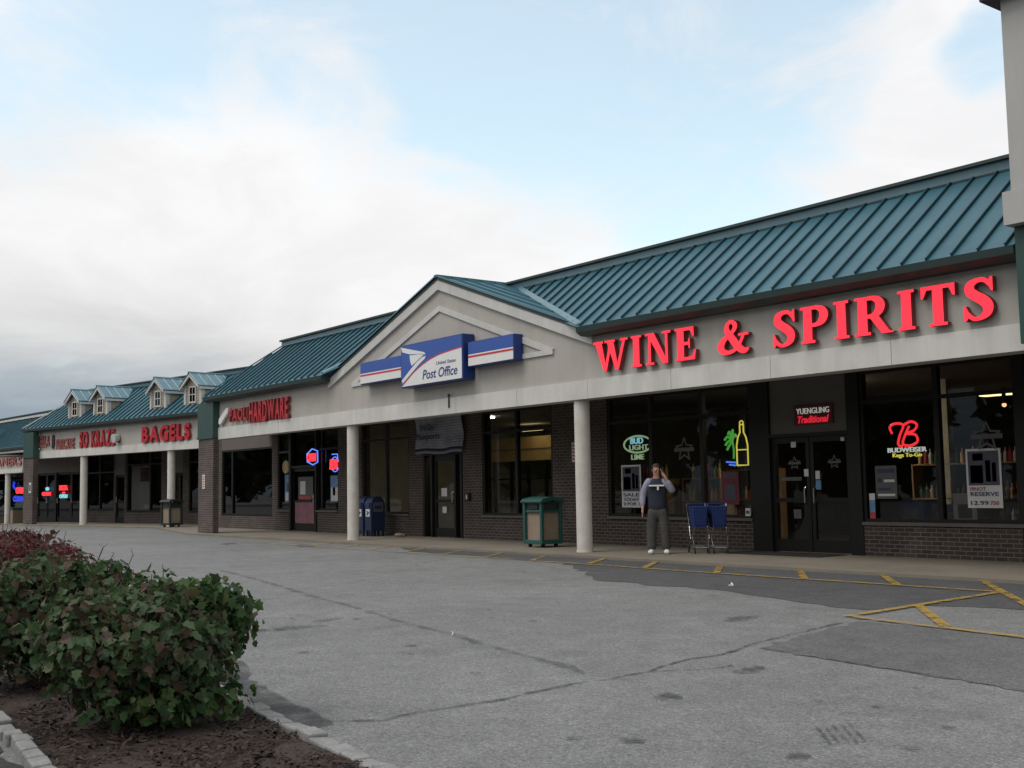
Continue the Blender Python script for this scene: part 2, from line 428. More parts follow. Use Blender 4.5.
def serif_letter(ch):
    T = .235; s = .075
    def stem(x): return [rc(x, 0, x + T, 1), rc(x - .075, 0, x + T + .075, s), rc(x - .075, 1 - s, x + T + .075, 1)]
    if ch == 'I': return stem(.08), .40
    if ch == 'T':
        return [rc(.26, 0, .26 + T, 1), rc(.18, 0, .34 + T, s), rc(0, 1 - .10, .76, 1), [(0, 1), (0, .70), (.05, .70), (.14, .92)], [(.76, 1), (.76, .70), (.71, .70), (.62, .92)]], .76
    if ch == 'E':
        return stem(.08) + [rc(.2, 0, .68, .10), rc(.2, .9, .66, 1), rc(.2, .46, .50, .56), [(.72, .30), (.67, .30), (.57, .08), (.68, 0)],
                            [(.66, 1), (.66, .70), (.61, .70), (.52, .92)], rc(.47, .36, .52, .66)], .73
    if ch == 'N':
        return [rc(.11, 0, .20, 1), rc(.72, 0, .81, 1), [(.06, 1), (.32, 1), (.81, .02), (.81, 0), (.62, 0)],
                rc(.0, 0, .31, s), rc(.0, 1 - s, .28, 1), rc(.61, 1 - s, .92, 1)], .92
    if ch == 'W':
        return [[(.03, 1), (.30, 1), (.50, .0), (.38, 0)], [(.38, 0), (.50, 0), (.72, .92), (.62, .92)],
                [(.50, 1), (.77, 1), (.97, 0), (.85, 0)], [(.85, 0), (.97, 0), (1.26, 1), (1.16, 1)],
                rc(-.04, 1 - s, .37, 1), rc(.43, 1 - s, .84, 1), rc(1.05, 1 - s, 1.34, 1)], 1.32
    if ch in 'PR':
        b = [(.30, .95, .10), (.46, .945, .12), (.60, .86, .20), (.64, .72, .235), (.58, .57, .20), (.44, .49, .12), (.28, .48, .10)]
        p = stem(.08) + stroke(b)
        if ch == 'R':
            p += [[(.34, .50), (.56, .52), (.84, .06), (.94, .03), (.94, 0), (.66, 0)]]
            return p, .92
        return p, .76
    if ch == 'S':
        b = [(.61, .80, .10), (.50, .93, .11), (.34, .95, .12), (.19, .86, .19), (.18, .71, .22), (.30, .58, .23), (.45, .46, .24),
             (.54, .32, .23), (.52, .16, .19), (.38, .05, .11), (.22, .06, .10), (.09, .20, .10)]
        return stroke(b) + [[(.66, 1.0), (.61, 1.0), (.54, .86), (.62, .66), (.66, .66)], [(.03, 0), (.08, 0), (.16, .14), (.08, .37), (.03, .37)]], .68
    if ch == '&':
        b = [(.96, .10, .10), (.84, .06, .17), (.66, .20, .22), (.44, .52, .21), (.33, .70, .17), (.35, .86, .12), (.47, .94, .11), (.58, .86, .14),
             (.57, .72, .13), (.42, .56, .10), (.24, .44, .16), (.13, .27, .21), (.18, .11, .18), (.36, .05, .12), (.55, .10, .10), (.70, .24, .09), (.80, .42, .09), (.84, .52, .09)]
        return stroke(b) + [rc(.68, .50, 1.0, .57)], 1.02

def font_mesh(txt, W, H, depth=.01, bold=0.0, shear=0.0, res=4):
    """built-in font text -> (verts in box [0,W]x[0,H] of the xz plane facing -y, faces)"""
    cu = bpy.data.curves.new('t', 'FONT'); cu.body = txt; cu.offset = bold; cu.shear = shear
    cu.resolution_u = res; cu.extrude = .5; cu.fill_mode = 'BOTH'
    o = bpy.data.objects.new('t', cu); COL.objects.link(o)
    bpy.context.view_layer.update()
    me = bpy.data.meshes.new_from_object(o.evaluated_get(bpy.context.evaluated_depsgraph_get()))
    V = np.array([v.co[:] for v in me.vertices]); F = [list(p.vertices) for p in me.polygons]
    fr = [abs(p.normal.z) > .9 for p in me.polygons]
    bpy.data.objects.remove(o); bpy.data.curves.remove(cu); bpy.data.meshes.remove(me)
    lo = V.min(0); hi = V.max(0)
    X = (V[:, 0] - lo[0]) / max(hi[0] - lo[0], 1e-6) * W; Z = (V[:, 1] - lo[1]) / max(hi[1] - lo[1], 1e-6) * H
    Y = np.where(V[:, 2] > (lo[2] + hi[2]) / 2, -depth, 0.0)
    return list(zip(X, Y, Z)), F, fr, (hi[0] - lo[0]) / max(hi[1] - lo[1], 1e-6)

def text_into(mb, txt, x0, y, z0, W, H, depth=.01, mf=0, ms=0, bold=.0, shear=0.0):
    V, F, fr, _ = font_mesh(txt, W, H, depth, bold, shear)
    V = [(x0 + a, y + b, z0 + c) for a, b, c in V]
    b = len(mb.v); mb.add(V, [], 0)
    for f, k in zip(F, fr):
        mb.f.append([b + i for i in f]); mb.m.append(mf if k else ms)

def ring(cx, cz, rx, rz, n=28, a0=0, a1=360):
    return [(cx + rx * math.cos(R(a0 + (a1 - a0) * i / n)), cz + rz * math.sin(R(a0 + (a1 - a0) * i / n))) for i in range(n + 1)]

def tube_xz(mb, pts, y, r, m=0, n=6):
    mb.tube([(a, y, b) for a, b in pts], r, n, m)

# ------------------------------------------------------------------ camera
cam = bpy.data.cameras.new('camera'); co = bpy.data.objects.new('camera', cam); COL.objects.link(co)
cam.sensor_width = 36.0; cam.lens = 36.0 * 1150 / 1024; cam.clip_end = 3000; cam.clip_start = .05
hy, roll, vpx, foc = 488., .017, -355., 1150.
def axes():
    r = math.atan(roll); cr_, sr = math.cos(r), math.sin(r)
    p = math.atan((hy - 384) * cr_ / foc)
    up = np.array([-sr * math.cos(p), cr_ * math.cos(p), math.sin(p)])
    left = np.array([vpx - 512, 384 - (hy - roll * (vpx - 512)), foc]); left /= np.linalg.norm(left)
    left = left - up * (left @ up); left /= np.linalg.norm(left)
    X = -left; Y = np.cross(up, X)
    if Y[2] < 0: Y = -Y
    A = np.array([X, Y, up])
    return A @ np.array([1., 0, 0]), A @ np.array([0, 1., 0]), A @ np.array([0, 0, 1.])
rt, upv, fw = axes()
mw = Matrix(((rt[0], upv[0], -fw[0], 0), (rt[1], upv[1], -fw[1], 0), (rt[2], upv[2], -fw[2], 1.35), (0, 0, 0, 1)))
co.matrix_world = mw
SC.camera = co
def viewdir(px, py):
    v = Vector(rt) * (px - 512) + Vector(upv) * (384 - py) + Vector(fw) * foc
    return v.normalized()

# ------------------------------------------------------------------ world: sky texture behind broken cloud, overcast sun
SC.view_settings.view_transform = 'Standard'; SC.view_settings.look = 'None'
SC.view_settings.exposure = 0; SC.view_settings.gamma = 1; SC.view_settings.use_curve_mapping = False
sun_az, sun_el = R(-165), R(58)
w = bpy.data.worlds.new('World'); SC.world = w; w.use_nodes = True
nt = w.node_tree; nt.nodes.clear()
wo = N(nt, 'ShaderNodeOutputWorld')
sky = N(nt, 'ShaderNodeTexSky', sky_type='NISHITA', sun_disc=False, sun_elevation=sun_el, sun_rotation=sun_az)
sky.air_density = 1.0; sky.dust_density = 1.5; sky.ozone_density = 1.0
bgs = N(nt, 'ShaderNodeBackground', i_Strength=.15)
sky_tint = N(nt, 'ShaderNodeMix', data_type='RGBA'); sky_tint.inputs[0].default_value = .0
skg = N(nt, 'ShaderNodeVectorMath', operation='MULTIPLY'); skg.inputs[1].default_value = (1.9, 2.0, 1.62)
nt.links.new(sky.outputs[0], skg.inputs[0]); nt.links.new(skg.outputs[0], bgs.inputs[0])
tc = N(nt, 'ShaderNodeTexCoord')
D = tc.outputs['Generated']
sep = N(nt, 'ShaderNodeSeparateXYZ'); nt.links.new(D, sep.inputs[0])
def math_(op, a, b=None, clamp=False):
    n = N(nt, 'ShaderNodeMath', operation=op); n.use_clamp = clamp
    for i, x in enumerate((a, b)):
        if x is None: continue
        if isinstance(x, (int, float)): n.inputs[i].default_value = x
        else: nt.links.new(x, n.inputs[i])
    return n.outputs[0]
zc = math_('MAXIMUM', sep.outputs[2], 0.0)
den = math_('ADD', zc, .13)
cb = N(nt, 'ShaderNodeCombineXYZ')
nt.links.new(math_('DIVIDE', sep.outputs[0], den), cb.inputs[0]); nt.links.new(math_('DIVIDE', sep.outputs[1], den), cb.inputs[1])
def cnoise(scale, det, rough, off=(0, 0, 0), dist=0.0):
    mp = N(nt, 'ShaderNodeMapping'); mp.inputs['Location'].default_value = off
    nt.links.new(cb.outputs[0], mp.inputs['Vector'])
    n = N(nt, 'ShaderNodeTexNoise', i_Scale=scale, i_Detail=det, i_Roughness=rough, i_Distortion=dist)
    nt.links.new(mp.outputs[0], n.inputs['Vector']); return n.outputs[0]
n_big = cnoise(1.1, 9.0, .58, (3.1, 1.7, 0), .3)
n_fine = cnoise(2.6, 8.0, .6, (8.3, 4.1, 0), .5)
def rng_(x, a, b, c, d, smooth=True):
    n = N(nt, 'ShaderNodeMapRange', i_1=a, i_2=b, i_3=c, i_4=d)
    if smooth: n.interpolation_type = 'SMOOTHSTEP'
    nt.links.new(x, n.inputs[0]); return n.outputs[0]
# openings of blue between the clouds (directions in the sky, softened and torn by noise)
blue = None
for (px, py, rad) in ((430, 0, 5.8), (590, 45, 6.0), (705, 45, 6.0), (725, 150, 4.2), (200, 5, 4.0), (70, 60, 3.0), (15, 110, 2.6), (690, 205, 2.6), (560, -90, 10), (985, 60, 1.6)):
    d = N(nt, 'ShaderNodeVectorMath', operation='DOT_PRODUCT'); d.inputs[1].default_value = viewdir(px, py)
    nt.links.new(D, d.inputs[0])
    g = rng_(d.outputs['Value'], math.cos(R(rad * 1.9)), 1.0, 0, .85)
    blue = g if blue is None else math_('SUBTRACT', math_('ADD', blue, g), math_('MULTIPLY', blue, g))
far_blue = math_('MULTIPLY', rng_(n_big, .5, .62, 0, 1), rng_(sep.outputs[2], .40, .62, 0, 1))
blue = math_('MAXIMUM', blue, far_blue)
n_dir = N(nt, 'ShaderNodeTexNoise', i_Scale=5.5, i_Detail=10.0, i_Roughness=.62, i_Distortion=.6)
dm = N(nt, 'ShaderNodeMapping'); dm.inputs['Scale'].default_value = (1, 1, 2.1); dm.inputs['Location'].default_value = (1.3, .4, 2.2)
nt.links.new(D, dm.inputs['Vector']); nt.links.new(dm.outputs[0], n_dir.inputs['Vector'])
blue = math_('ADD', blue, math_('MULTIPLY', math_('SUBTRACT', n_dir.outputs[0], .5), 2.3))
blue = rng_(blue, .24, 1.08, 0, .66)
# cloud tone
ramp = N(nt, 'ShaderNodeValToRGB')
els = ramp.color_ramp.elements
tones = [(0.0, (.27, .335, .395)), (.075, (.31, .375, .435)), (.10, (.44, .49, .53)), (.13, (.68, .685, .69)), (.165, (.84, .835, .835)), (.21, (.93, .93, .93)), (.33, (.97, .97, .98)), (1.0, (.88, .89, .92))]
while len(els) < len(tones): els.new(.5)
for i, (p, c) in enumerate(tones): els[i].position = p; els[i].color = c4(c)
lift = N(nt, 'ShaderNodeVectorMath', operation='DOT_PRODUCT'); lift.inputs[1].default_value = (.77, .64, 0)
nt.links.new(D, lift.inputs[0])
hz = math_('ADD', sep.outputs[2], math_('MULTIPLY', math_('SUBTRACT', n_big, .5), .09))
hz = math_('ADD', hz, rng_(lift.outputs['Value'], -.62, .10, 0.0, .13))
nt.links.new(hz, ramp.inputs[0])
shade = math_('ADD', rng_(n_dir.outputs[0], .35, .62, .95, 1.02), math_('MULTIPLY', math_('SUBTRACT', n_big, .5), .10))
cs = N(nt, 'ShaderNodeVectorMath', operation='SCALE'); nt.links.new(ramp.outputs[0], cs.inputs[0]); nt.links.new(shade, cs.inputs['Scale'])
bgc = N(nt, 'ShaderNodeBackground', i_Strength=1.0); nt.links.new(cs.outputs[0], bgc.inputs[0])
mxs = N(nt, 'ShaderNodeMixShader'); nt.links.new(blue, mxs.inputs[0])
nt.links.new(bgc.outputs[0], mxs.inputs[1]); nt.links.new(bgs.outputs[0], mxs.inputs[2])
nt.links.new(mxs.outputs[0], wo.inputs[0])

sl = bpy.data.lights.new('sun', 'SUN'); so = bpy.data.objects.new('sun', sl); COL.objects.link(so)
sl.energy = 1.4; sl.angle = R(32); sl.color = (1, .96, .9)
sd = Vector((math.sin(sun_az) * math.cos(sun_el), math.cos(sun_az) * math.cos(sun_el), math.sin(sun_el)))
so.rotation_euler = (-sd).to_track_quat('-Z', 'Y').to_euler()

# ------------------------------------------------------------------ ground
LOT = -.05
def dip(x):
    t = min(max((-61 - x) / 9.0, 0), 1); return LOT - .40 * t * t * (3 - 2 * t)
mb = MB()
xs = [-700, -300, -150, -100] + [-80 + i for i in range(0, 25)] + [-50, -40, -30, -20, -10, 0, 20, 60, 150, 400]
ys = [-400, -150, -60, -30, -10, 0, 10, 20, 30, 60, 150, 400]
for i in range(len(xs) - 1):
    for j in range(len(ys) - 1):
        a, b, c, d = xs[i], xs[i + 1], ys[j], ys[j + 1]
        mb.poly([(a, c, dip(a)), (b, c, dip(b)), (b, d, dip(b)), (a, d, dip(a))])
tag(mb.build('parking_lot', 'asphalt'), kind='structure')

def rag(pts, amp=.08, step=.35, seed=1):
    rr = random.Random(seed); out = []
    for (a, b), (c, d) in zip(pts, pts[1:] + pts[:1]):
        L = math.hypot(c - a, d - b); n = max(1, int(L / step))
        for k in range(n):
            t = k / n; out.append((a + (c - a) * t + rr.uniform(-amp, amp), b + (d - b) * t + rr.uniform(-amp, amp)))
    return out
def sheet(name, pts, z, mat, kind='structure', amp=.0, seed=1):
    m = MB(); p = rag(pts, amp, step=.12 if amp < .06 else .3, seed=seed) if amp else pts
    v, t = union([p]); m.add([(a, b, z) for a, b in v], t)
    return tag(m.build(name, mat), kind=kind)
def ribbon(name, lines, z, mat, seed=1, kind='structure'):
    m = MB(); polys = []
    rr = random.Random(seed)
    for pts, wd in lines:
        q = []
        for (a, b), (c, d) in zip(pts, pts[1:]):
            n = max(1, int(math.hypot(c - a, d - b) / .15))
            for k in range(n):
                t = k / n; q.append((a + (c - a) * t + rr.uniform(-.02, .02), b + (d - b) * t + rr.uniform(-.02, .02), wd * rr.uniform(.5, 1.4)))
        polys += stroke(q, smooth=False)
    v, t = union(polys); m.add([(a, b, z) for a, b in v], t)
    return tag(m.build(name, mat), kind=kind)

sheet('asphalt_strip', [(-24.5, 14.9), (-22.5, 14.0), (-16.7, 13.6), (-14.9, 12.6), (-13.07, 11.41), (-12.01, 11.42), (-11.37, 11.56), (-9.56, 11.11), (-8.92, 10.88), (-8.01, 10.75), (-7.44, 11.82), (-6.3, 12.0), (2, 12.0), (2, 14.9)], LOT + .004, 'asphalt2', amp=.10, seed=3)
sheet('asphalt_patch', [(-6.75, 7.65), (-7.32, 9.79), (-6.45, 9.96), (-5.54, 9.80), (0, 9.3), (0, 6.6), (-4.19, 7.34), (-4.96, 7.46), (-5.73, 7.54)], LOT + .004, 'asphalt3', amp=.05, seed=5)
ribbon('asphalt_crack', [([(-6.41, 3.39), (-6.23, 3.64), (-6.3, 4.12), (-6.29, 4.6), (-6.45, 5.34), (-6.39, 5.66), (-6.49, 6.15), (-6.68, 6.69), (-6.68, 7.16), (-6.86, 7.57), (-7.01, 8.06), (-7.38, 9.73)], .048),
                         ([(-6.72, 7.64), (-5.73, 7.54), (-4.96, 7.46), (-4.19, 7.34)], .03), ([(-6.45, 6.1), (-6.2, 6.6), (-6.3, 7.0)], .03)], LOT + .007, 'crack', 4)
ribbon('asphalt_seam', [([(-20, 8.4), (-17.61, 7.97), (-13.82, 7.14), (-12.3, 6.87), (-10.66, 6.48), (-9.53, 6.31), (-8.25, 6.04), (-7.09, 5.8), (-6.55, 5.61)], .10),
                        ([(-18.78, 9.92), (-18.44, 11.54), (-19.48, 12.95)], .07)], LOT + .008, 'seam', 9)
m = MB(); polys = []
def blob(cx, cy, rx, ry, a, seed):
    rr = random.Random(seed); ca, sa = math.cos(a), math.sin(a); p = []
    for k in range(18):
        t = 2 * math.pi * k / 18; q = rr.uniform(.72, 1.2); u, v = rx * q * math.cos(t), ry * q * math.sin(t)
        p.append((cx + u * ca - v * sa, cy + u * sa + v * ca))
    return p
for i, (x, y, rx, ry, a) in enumerate([(-10.98, 5.27, .16, .42, -.12), (-11.35, 5.95, .08, .2, .3), (-5.99, 6.69, .10, .22, .2), (-5.63, 5.48, .10, .13, .8), (-4.82, 4.4, .10, .07, .2), (-3.97, 4.79, .07, .08, .0),
                                       (-5.05, 4.2, .05, .05, 0), (-3.7, 5.35, .07, .05, .4), (-4.5, 6.2, .05, .04, .4), (-8.3, 9.2, .16, .3, .3), (-27.3, 13.7, .25, .8, 1.2), (-30.2, 12.9, .2, .6, 1.0)]):
    polys.append(blob(x, y, rx, ry, a, 40 + i))
rs = random.Random(91)
for k in range(90):     # small drips
    polys.append(blob(rs.uniform(-22, -2.5), rs.uniform(4.2, 12.8), rs.uniform(.012, .05), rs.uniform(.012, .06), rs.uniform(0, 3), 300 + k))
for k in range(5):      # scuffed tyre print
    a = k * .055
    polys.append([(-4.37 + a * .35, 5.42 + a * .9), (-4.355 + a * .35, 5.435 + a * .9), (-4.02 + a * .35, 5.125 + a * .9), (-4.035 + a * .35, 5.11 + a * .9)])
for p in polys:
    v, t = union([p]); m.add([(a, b, LOT + .010) for a, b in v], t)
tag(m.build('oil_stains', 'stain'), kind='structure')
sheet('damp_strip', [(-9.2, 4.02), (-8.9, 3.98), (-8.2, 3.68), (-7.48, 3.55), (-6.99, 3.48), (-6.56, 3.42), (-6.31, 3.36), (-6.26, 3.22), (-6.73, 3.20), (-7.58, 3.26), (-8.12, 3.33), (-9.2, 3.45)], LOT + .008, 'wet', amp=.025, seed=8)
m, nt2, out2 = newmat('puddle_water')
b_ = N(nt2, 'ShaderNodeBsdfPrincipled', i_Roughness=.05); b_.inputs['Base Color'].default_value = (.03, .03, .032, 1); b_.inputs['Specular IOR Level'].default_value = .9
nt2.links.new(b_.outputs[0], out2.inputs[0]); M['water'] = m
sheet('puddle', [(-9.3, 3.62), (-8.76, 3.62), (-8.66, 3.74), (-8.30, 3.62), (-8.06, 3.46), (-8.21, 3.40), (-9.3, 3.50)], LOT + .014, 'water', amp=.02, seed=2)

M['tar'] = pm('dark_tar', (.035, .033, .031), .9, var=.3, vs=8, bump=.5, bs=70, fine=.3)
sheet('tar_strip', [(-4.6, .9), (-4.4, 1.40), (-6.32, 1.58), (-12.0, 2.05), (-20.0, 2.75), (-20.0, .9), (-9, .4)], LOT + .006, 'tar', amp=.05, seed=6)  # near-black ground sheet along the left of the island
# yellow paint: edge line, hatch strokes and the arrowhead box
def paint(lines, name, mat, wd):
    m = MB()
    for a, b in lines:
        q = stroke([(a[0], a[1], wd), ((a[0] + b[0]) / 2, (a[1] + b[1]) / 2, wd), (b[0], b[1], wd)], smooth=False)
        v, t = union(q); m.add([(x, y, LOT + .016 + .0015 * (hash((a, b)) % 3)) for x, y in v], t)
    return tag(m.build(name, mat), kind='structure')
m = MB()
polys = []
for a, b in [((-16.0, 13.72), (-16.95, 14.98)), ((-14.45, 13.62), (-15.5, 14.95)), ((-12.75, 13.58), (-13.95, 14.95)), ((-11.0, 13.55), (-12.25, 14.95)), ((-9.4, 13.5), (-10.7, 14.95)), ((-6.6, 11.9), (-9.07, 14.95)),
             ((-7.9, 13.5), (-12.86, 13.5)), ((-12.86, 13.5), (-17.0, 13.6)), ((-7.58, 10.05), (-3.0, 9.45)), ((-7.63, 10.05), (-7.93, 13.5)), ((-6.46, 10.0), (-7.72, 11.45)), ((-7.93, 13.5), (-7.0, 13.4))][:-1]:
    polys += stroke([(a[0], a[1], .11), (b[0], b[1], .11)], smooth=False)
v, t = union(polys); m.add([(x, y, LOT + .018) for x, y in v], t)
tag(m.build('parking_marking', 'yellow'), kind='structure')
m = MB(); polys = []
for k in range(9):
    x = -17.6 - k * 1.55
    polys += stroke([(x, 13.65, .11), (x - 1.1, 14.95, .11)], smooth=False)
polys += stroke([(-17.0, 13.6, .10), (-31.0, 13.6, .10)], smooth=False)
v, t = union(polys); m.add([(x, y, LOT + .018) for x, y in v], t)
tag(m.build('faded_marking', 'yellow2'), kind='structure')

WA = R(10.5); WP = Vector((-44.85, 17.8, 0))
def wl(x, y, z=0): return (WP.x + x * math.cos(WA) - y * math.sin(WA), WP.y + x * math.sin(WA) + y * math.cos(WA), z)
# sidewalk slab in front of the shops
m = MB()
e = [(3, 14.8), (-9.5, 14.8), (-38.2, 14.8), wl(-2.0, -.75)[:2], wl(-16.6, -.75)[:2], wl(-16.6, 3.0)[:2], wl(-1.5, 3.0)[:2], (-43.5, 18.6), (3, 18.6)]
v, t = union([e])
m.shape([(a, b) for a, b in v], t, 0, .14)
m.v = [Vector((p.x, p.z, -p.y)) for p in m.v]
tag(m.build('sidewalk', 'concrete'), kind='structure')

# ------------------------------------------------------------------ planting island
def edgeR(x): return 2.99 + .10 * (-5.16 - x)
def edgeL(x): return 1.62 + .087 * (-6.32 - x)
ix = [-3.68 - .8 * i for i in range(26)]
m = MB()
for a, b in zip(ix, ix[1:]):
    k = 8
    for j in range(k):
        def P(x, t):
            y0, y1 = edgeL(x) + .05, edgeR(x) - .05
            return (x, y0 + (y1 - y0) * t, LOT + .025 + .05 * math.sin(math.pi * t) + .015 * math.sin(x * 5 + t * 9))
        m.poly([P(b, j / k), P(a, j / k), P(a, (j + 1) / k), P(b, (j + 1) / k)])
tag(m.build('mulch_bed', 'mulch'), kind='structure')
def bark_chips():
    n = 5200
    V = []; F = []
    xs_ = -3.75 - np.abs(rng.normal(0, 1, n)) ** 1.0 * 3.4
    for i in range(n):
        x = xs_[i]; t = rng.uniform(.08, .92)
        y = edgeL(x) + (edgeR(x) - edgeL(x)) * t
        z = LOT + .028 + .05 * math.sin(math.pi * t) + .015 * math.sin(x * 5 + t * 9) + rng.uniform(-.004, .012)
        L = rng.uniform(.012, .045); W_ = rng.uniform(.005, .013); a = rng.uniform(0, 6.28); ti = rng.uniform(-.5, .5)
        d = Vector((math.cos(a) * math.cos(ti), math.sin(a) * math.cos(ti), math.sin(ti))) * L
        s = Vector((-math.sin(a), math.cos(a), rng.uniform(-.3, .3))) * W_
        u = Vector((0, 0, .006)); c = Vector((x, y, z)); b = len(V)
        V += [c - d - s, c + d - s * .6, c + d * .9 + s, c - d * .8 + s, c - d * .8 + u, c + d * .8 + u]
        F += [(b, b + 1, b + 5, b + 4), (b + 1, b + 2, b + 5), (b + 2, b + 3, b + 4, b + 5), (b + 3, b, b + 4)]
    mm = MB(); mm.v = V; mm.f = [list(f) for f in F]; mm.m = [0] * len(F)
    return mm
M['chip'] = leaf_mat('bark_chip', [(.016, .012, .010), (.030, .021, .018), (.046, .031, .026), (.022, .016, .014), (.08, .058, .046)], .9, 0.0)
tag(bark_chips().build('bark_chips', 'chip'), kind='stuff')
def kerb(edge, x0, x1, name, wd=.115, side=1):
    mm = MB(); x = x0; rr = random.Random(11 if side > 0 else 12)
    while x > x1:
        L = rr.uniform(.17, .25); a, b = x - .008, x - L + .008
        sl_ = -.1 if side > 0 else -.087
        o = rr.uniform(-.012, .012); h = rr.uniform(-.010, .012)
        ya, yb = edge(a) + o, edge(b) + o
        y0, y1 = (-wd, 0) if side > 0 else (0, wd)
        z0, z1 = LOT - .05, LOT + .068 + h
        j = lambda: rr.uniform(-.008, .008)
        mm.hexa([(b, yb + y0, z0), (a, ya + y0, z0), (a, ya + y1, z0), (b, yb + y1, z0),
                 (b + j(), yb + y0 + j(), z1 + j()), (a + j(), ya + y0 + j(), z1 + j()), (a + j(), ya + y1 + j(), z1 + j()), (b + j(), yb + y1 + j(), z1 + j())])
        x -= L
    return tag(mm.build(name, 'kerb', bevel=.012), kind='structure')
kerb(edgeR, -3.6, -22, 'kerb', side=1)
kerb(edgeL, -3.6, -22, 'kerb', .095, side=-1)
mm = MB(); yk = edgeL(-3.6); rr = random.Random(3)
while yk < edgeR(-3.6) - .05:
    L = min(rr.uniform(.18, .25), edgeR(-3.6) - yk); h = rr.uniform(-.01, .01)
    mm.box(-3.585, -3.475, yk + .006, yk + L - .006, LOT - .05, LOT + .068 + h); yk += L
tag(mm.build('kerb', 'kerb', bevel=.012), kind='structure')

# ------------------------------------------------------------------ shrubs
LEAF = [(0, 0), (.22, .05), (.48, .16), (.35, .37), (.45, .58), (.22, .68), (.0, 1.0)]      # right half of a lobed leaf
def foliage(centers, n, size, mat, name, parent, seed, updown=.35):
    """leaves spread through the shell of several overlapping lumps"""
    g = np.random.default_rng(seed)
    V = np.zeros((n * 13, 3)); F = []
    w_ = np.array([c[3] * c[4] for c in centers]); w_ = w_ / w_.sum()
    right = [(x, y) for x, y in LEAF]
    outline = right + [(-x, y) for x, y in right[1:-1][::-1]]
    out = np.array(outline)
    nv = len(outline)
    V = np.zeros((n * nv, 3))
    zmin = min(c[2] - c[4] for c in centers)
    for i in range(n):
        c = centers[g.choice(len(centers), p=w_)]
        while True:
            d = g.normal(size=3); d /= np.linalg.norm(d)
            r = g.uniform(0, 1) ** .38
            r = r * (1 + .24 * math.sin(d[0] * 7 + seed) * math.cos(d[1] * 6 + d[2] * 5))
            p = np.array([c[0] + d[0] * r * c[3], c[1] + d[1] * r * c[3], c[2] + d[2] * r * c[4]])
            if p[2] > .06: break
        nrm = d * np.array([1, 1, .9]) + np.array([0, 0, updown]) + g.normal(size=3) * .62
        nrm /= np.linalg.norm(nrm)
        tip = g.normal(size=3) * .6 + np.array([d[0], d[1], -.55]); tip -= nrm * (tip @ nrm); tip /= np.linalg.norm(tip)
        sd_ = np.cross(nrm, tip) * g.uniform(.65, 1.05)
        s = size * g.uniform(.45, 1.35); fold = g.uniform(.05, .35); curl = g.uniform(-.25, .1)
        L = out * s
        V[i * nv:(i + 1) * nv] = p + np.outer(L[:, 0], sd_) + np.outer(L[:, 1] - s * .3, tip) + np.outer(np.abs(L[:, 0]) * fold + (L[:, 1] ** 2) / s * curl, nrm)
        b = i * nv
        h = len(right)
        F.append(list(range(b, b + h)))
        F.append([b] + list(range(b + h - 1, b + nv)))
    me = bpy.data.meshes.new(name); me.from_pydata(V.tolist(), [], F); me.materials.append(M[mat]); me.update()
    o = bpy.data.objects.new(name, me); COL.objects.link(o)
    if parent: o.parent = parent
    return o
def shrub(x, y, rad, h, mat, n, size, label, seed, lean=(0, 0), name='shrub', extra=(), grp=None):
    g = np.random.default_rng(seed + 50)
    t = thing(name, label, 'shrub', (x, y, .02), 0, grp)
    C = [(lean[0], lean[1], h * .46, rad * .80, h * .42)]
    for k in range(7):
        a = 2 * math.pi * k / 7 + g.uniform(-.3, .3); q = rad * g.uniform(.42, .62)
        C.append((lean[0] + q * math.cos(a), lean[1] + q * math.sin(a), h * g.uniform(.40, .68), rad * g.uniform(.34, .48), h * g.uniform(.26, .34)))
    for k in range(7):
        a = g.uniform(0, 6.28); q = rad * g.uniform(.1, .75)
        C.append((lean[0] * 1.3 + q * math.cos(a), lean[1] * 1.3 + q * math.sin(a), h * g.uniform(.68, .86), rad * g.uniform(.14, .30), h * g.uniform(.12, .2)))
    C += list(extra)
    foliage(C, n, size, mat, 'foliage', t, seed)
    mm = MB()
    for k in range(60):
        a = g.uniform(0, 6.28); q = rad * g.uniform(.1, .9); top = h * g.uniform(.6, 1.10) - .12 * h * (q / rad) ** 2
        p0 = Vector((g.uniform(-.10, .10), g.uniform(-.10, .10), 0)); p2 = Vector((q * math.cos(a) + lean[0], q * math.sin(a) + lean[1], top))
        p1 = p0.lerp(p2, .5) + Vector((q * .12 * math.cos(a), q * .12 * math.sin(a), top * .05 * g.normal()))
        p3 = p2 + Vector((g.uniform(-.06, .06), g.uniform(-.06, .06), g.uniform(.0, .05)))
        mm.tube([p0, p1, p2, p3], [.007, .005, .003, .0015], 5)
    mm.build('stem', 'stem', t)
    return t
HG = 'shrubs planted along the kerbed island'
t1 = shrub(-6.84, 2.32, .65, .81, 'leaf2', 8200, .066, 'big green lobed-leaf shrub at the near end of the planting island', 21, lean=(.0, .03), grp=HG)
foliage([(-.45, .25, .60, .30, .24), (-.14, .62, .58, .22, .18), (-.05, .50, .68, .24, .14), (-.28, .66, .44, .22, .20), (.10, .28, .72, .2, .10), (.30, .0, .16, .32, .15), (.30, .28, .13, .32, .13)], 2600, .066, 'leaf', 'foliage', t1, 77)
t2 = shrub(-8.75, 2.42, .82, .88, 'leaf2', 7600, .066, 'dull green shrub right behind the nearest one on the planting island', 22, lean=(-.05, -.05), grp=HG)
shrub(-10.7, 2.85, .80, .84, 'leaf2', 4600, .066, 'green shrub between the dull green one and the burgundy-leaved ones', 23, grp=HG)
shrub(-12.6, 3.0, .85, .92, 'leafred', 5200, .06, 'burgundy-leaved shrub directly behind the green ones on the island', 24, grp=HG)
shrub(-15.2, 3.45, .85, .98, 'leafred', 3600, .07, 'farthest burgundy-leaved shrub at the far end of the planting island', 25, grp=HG)
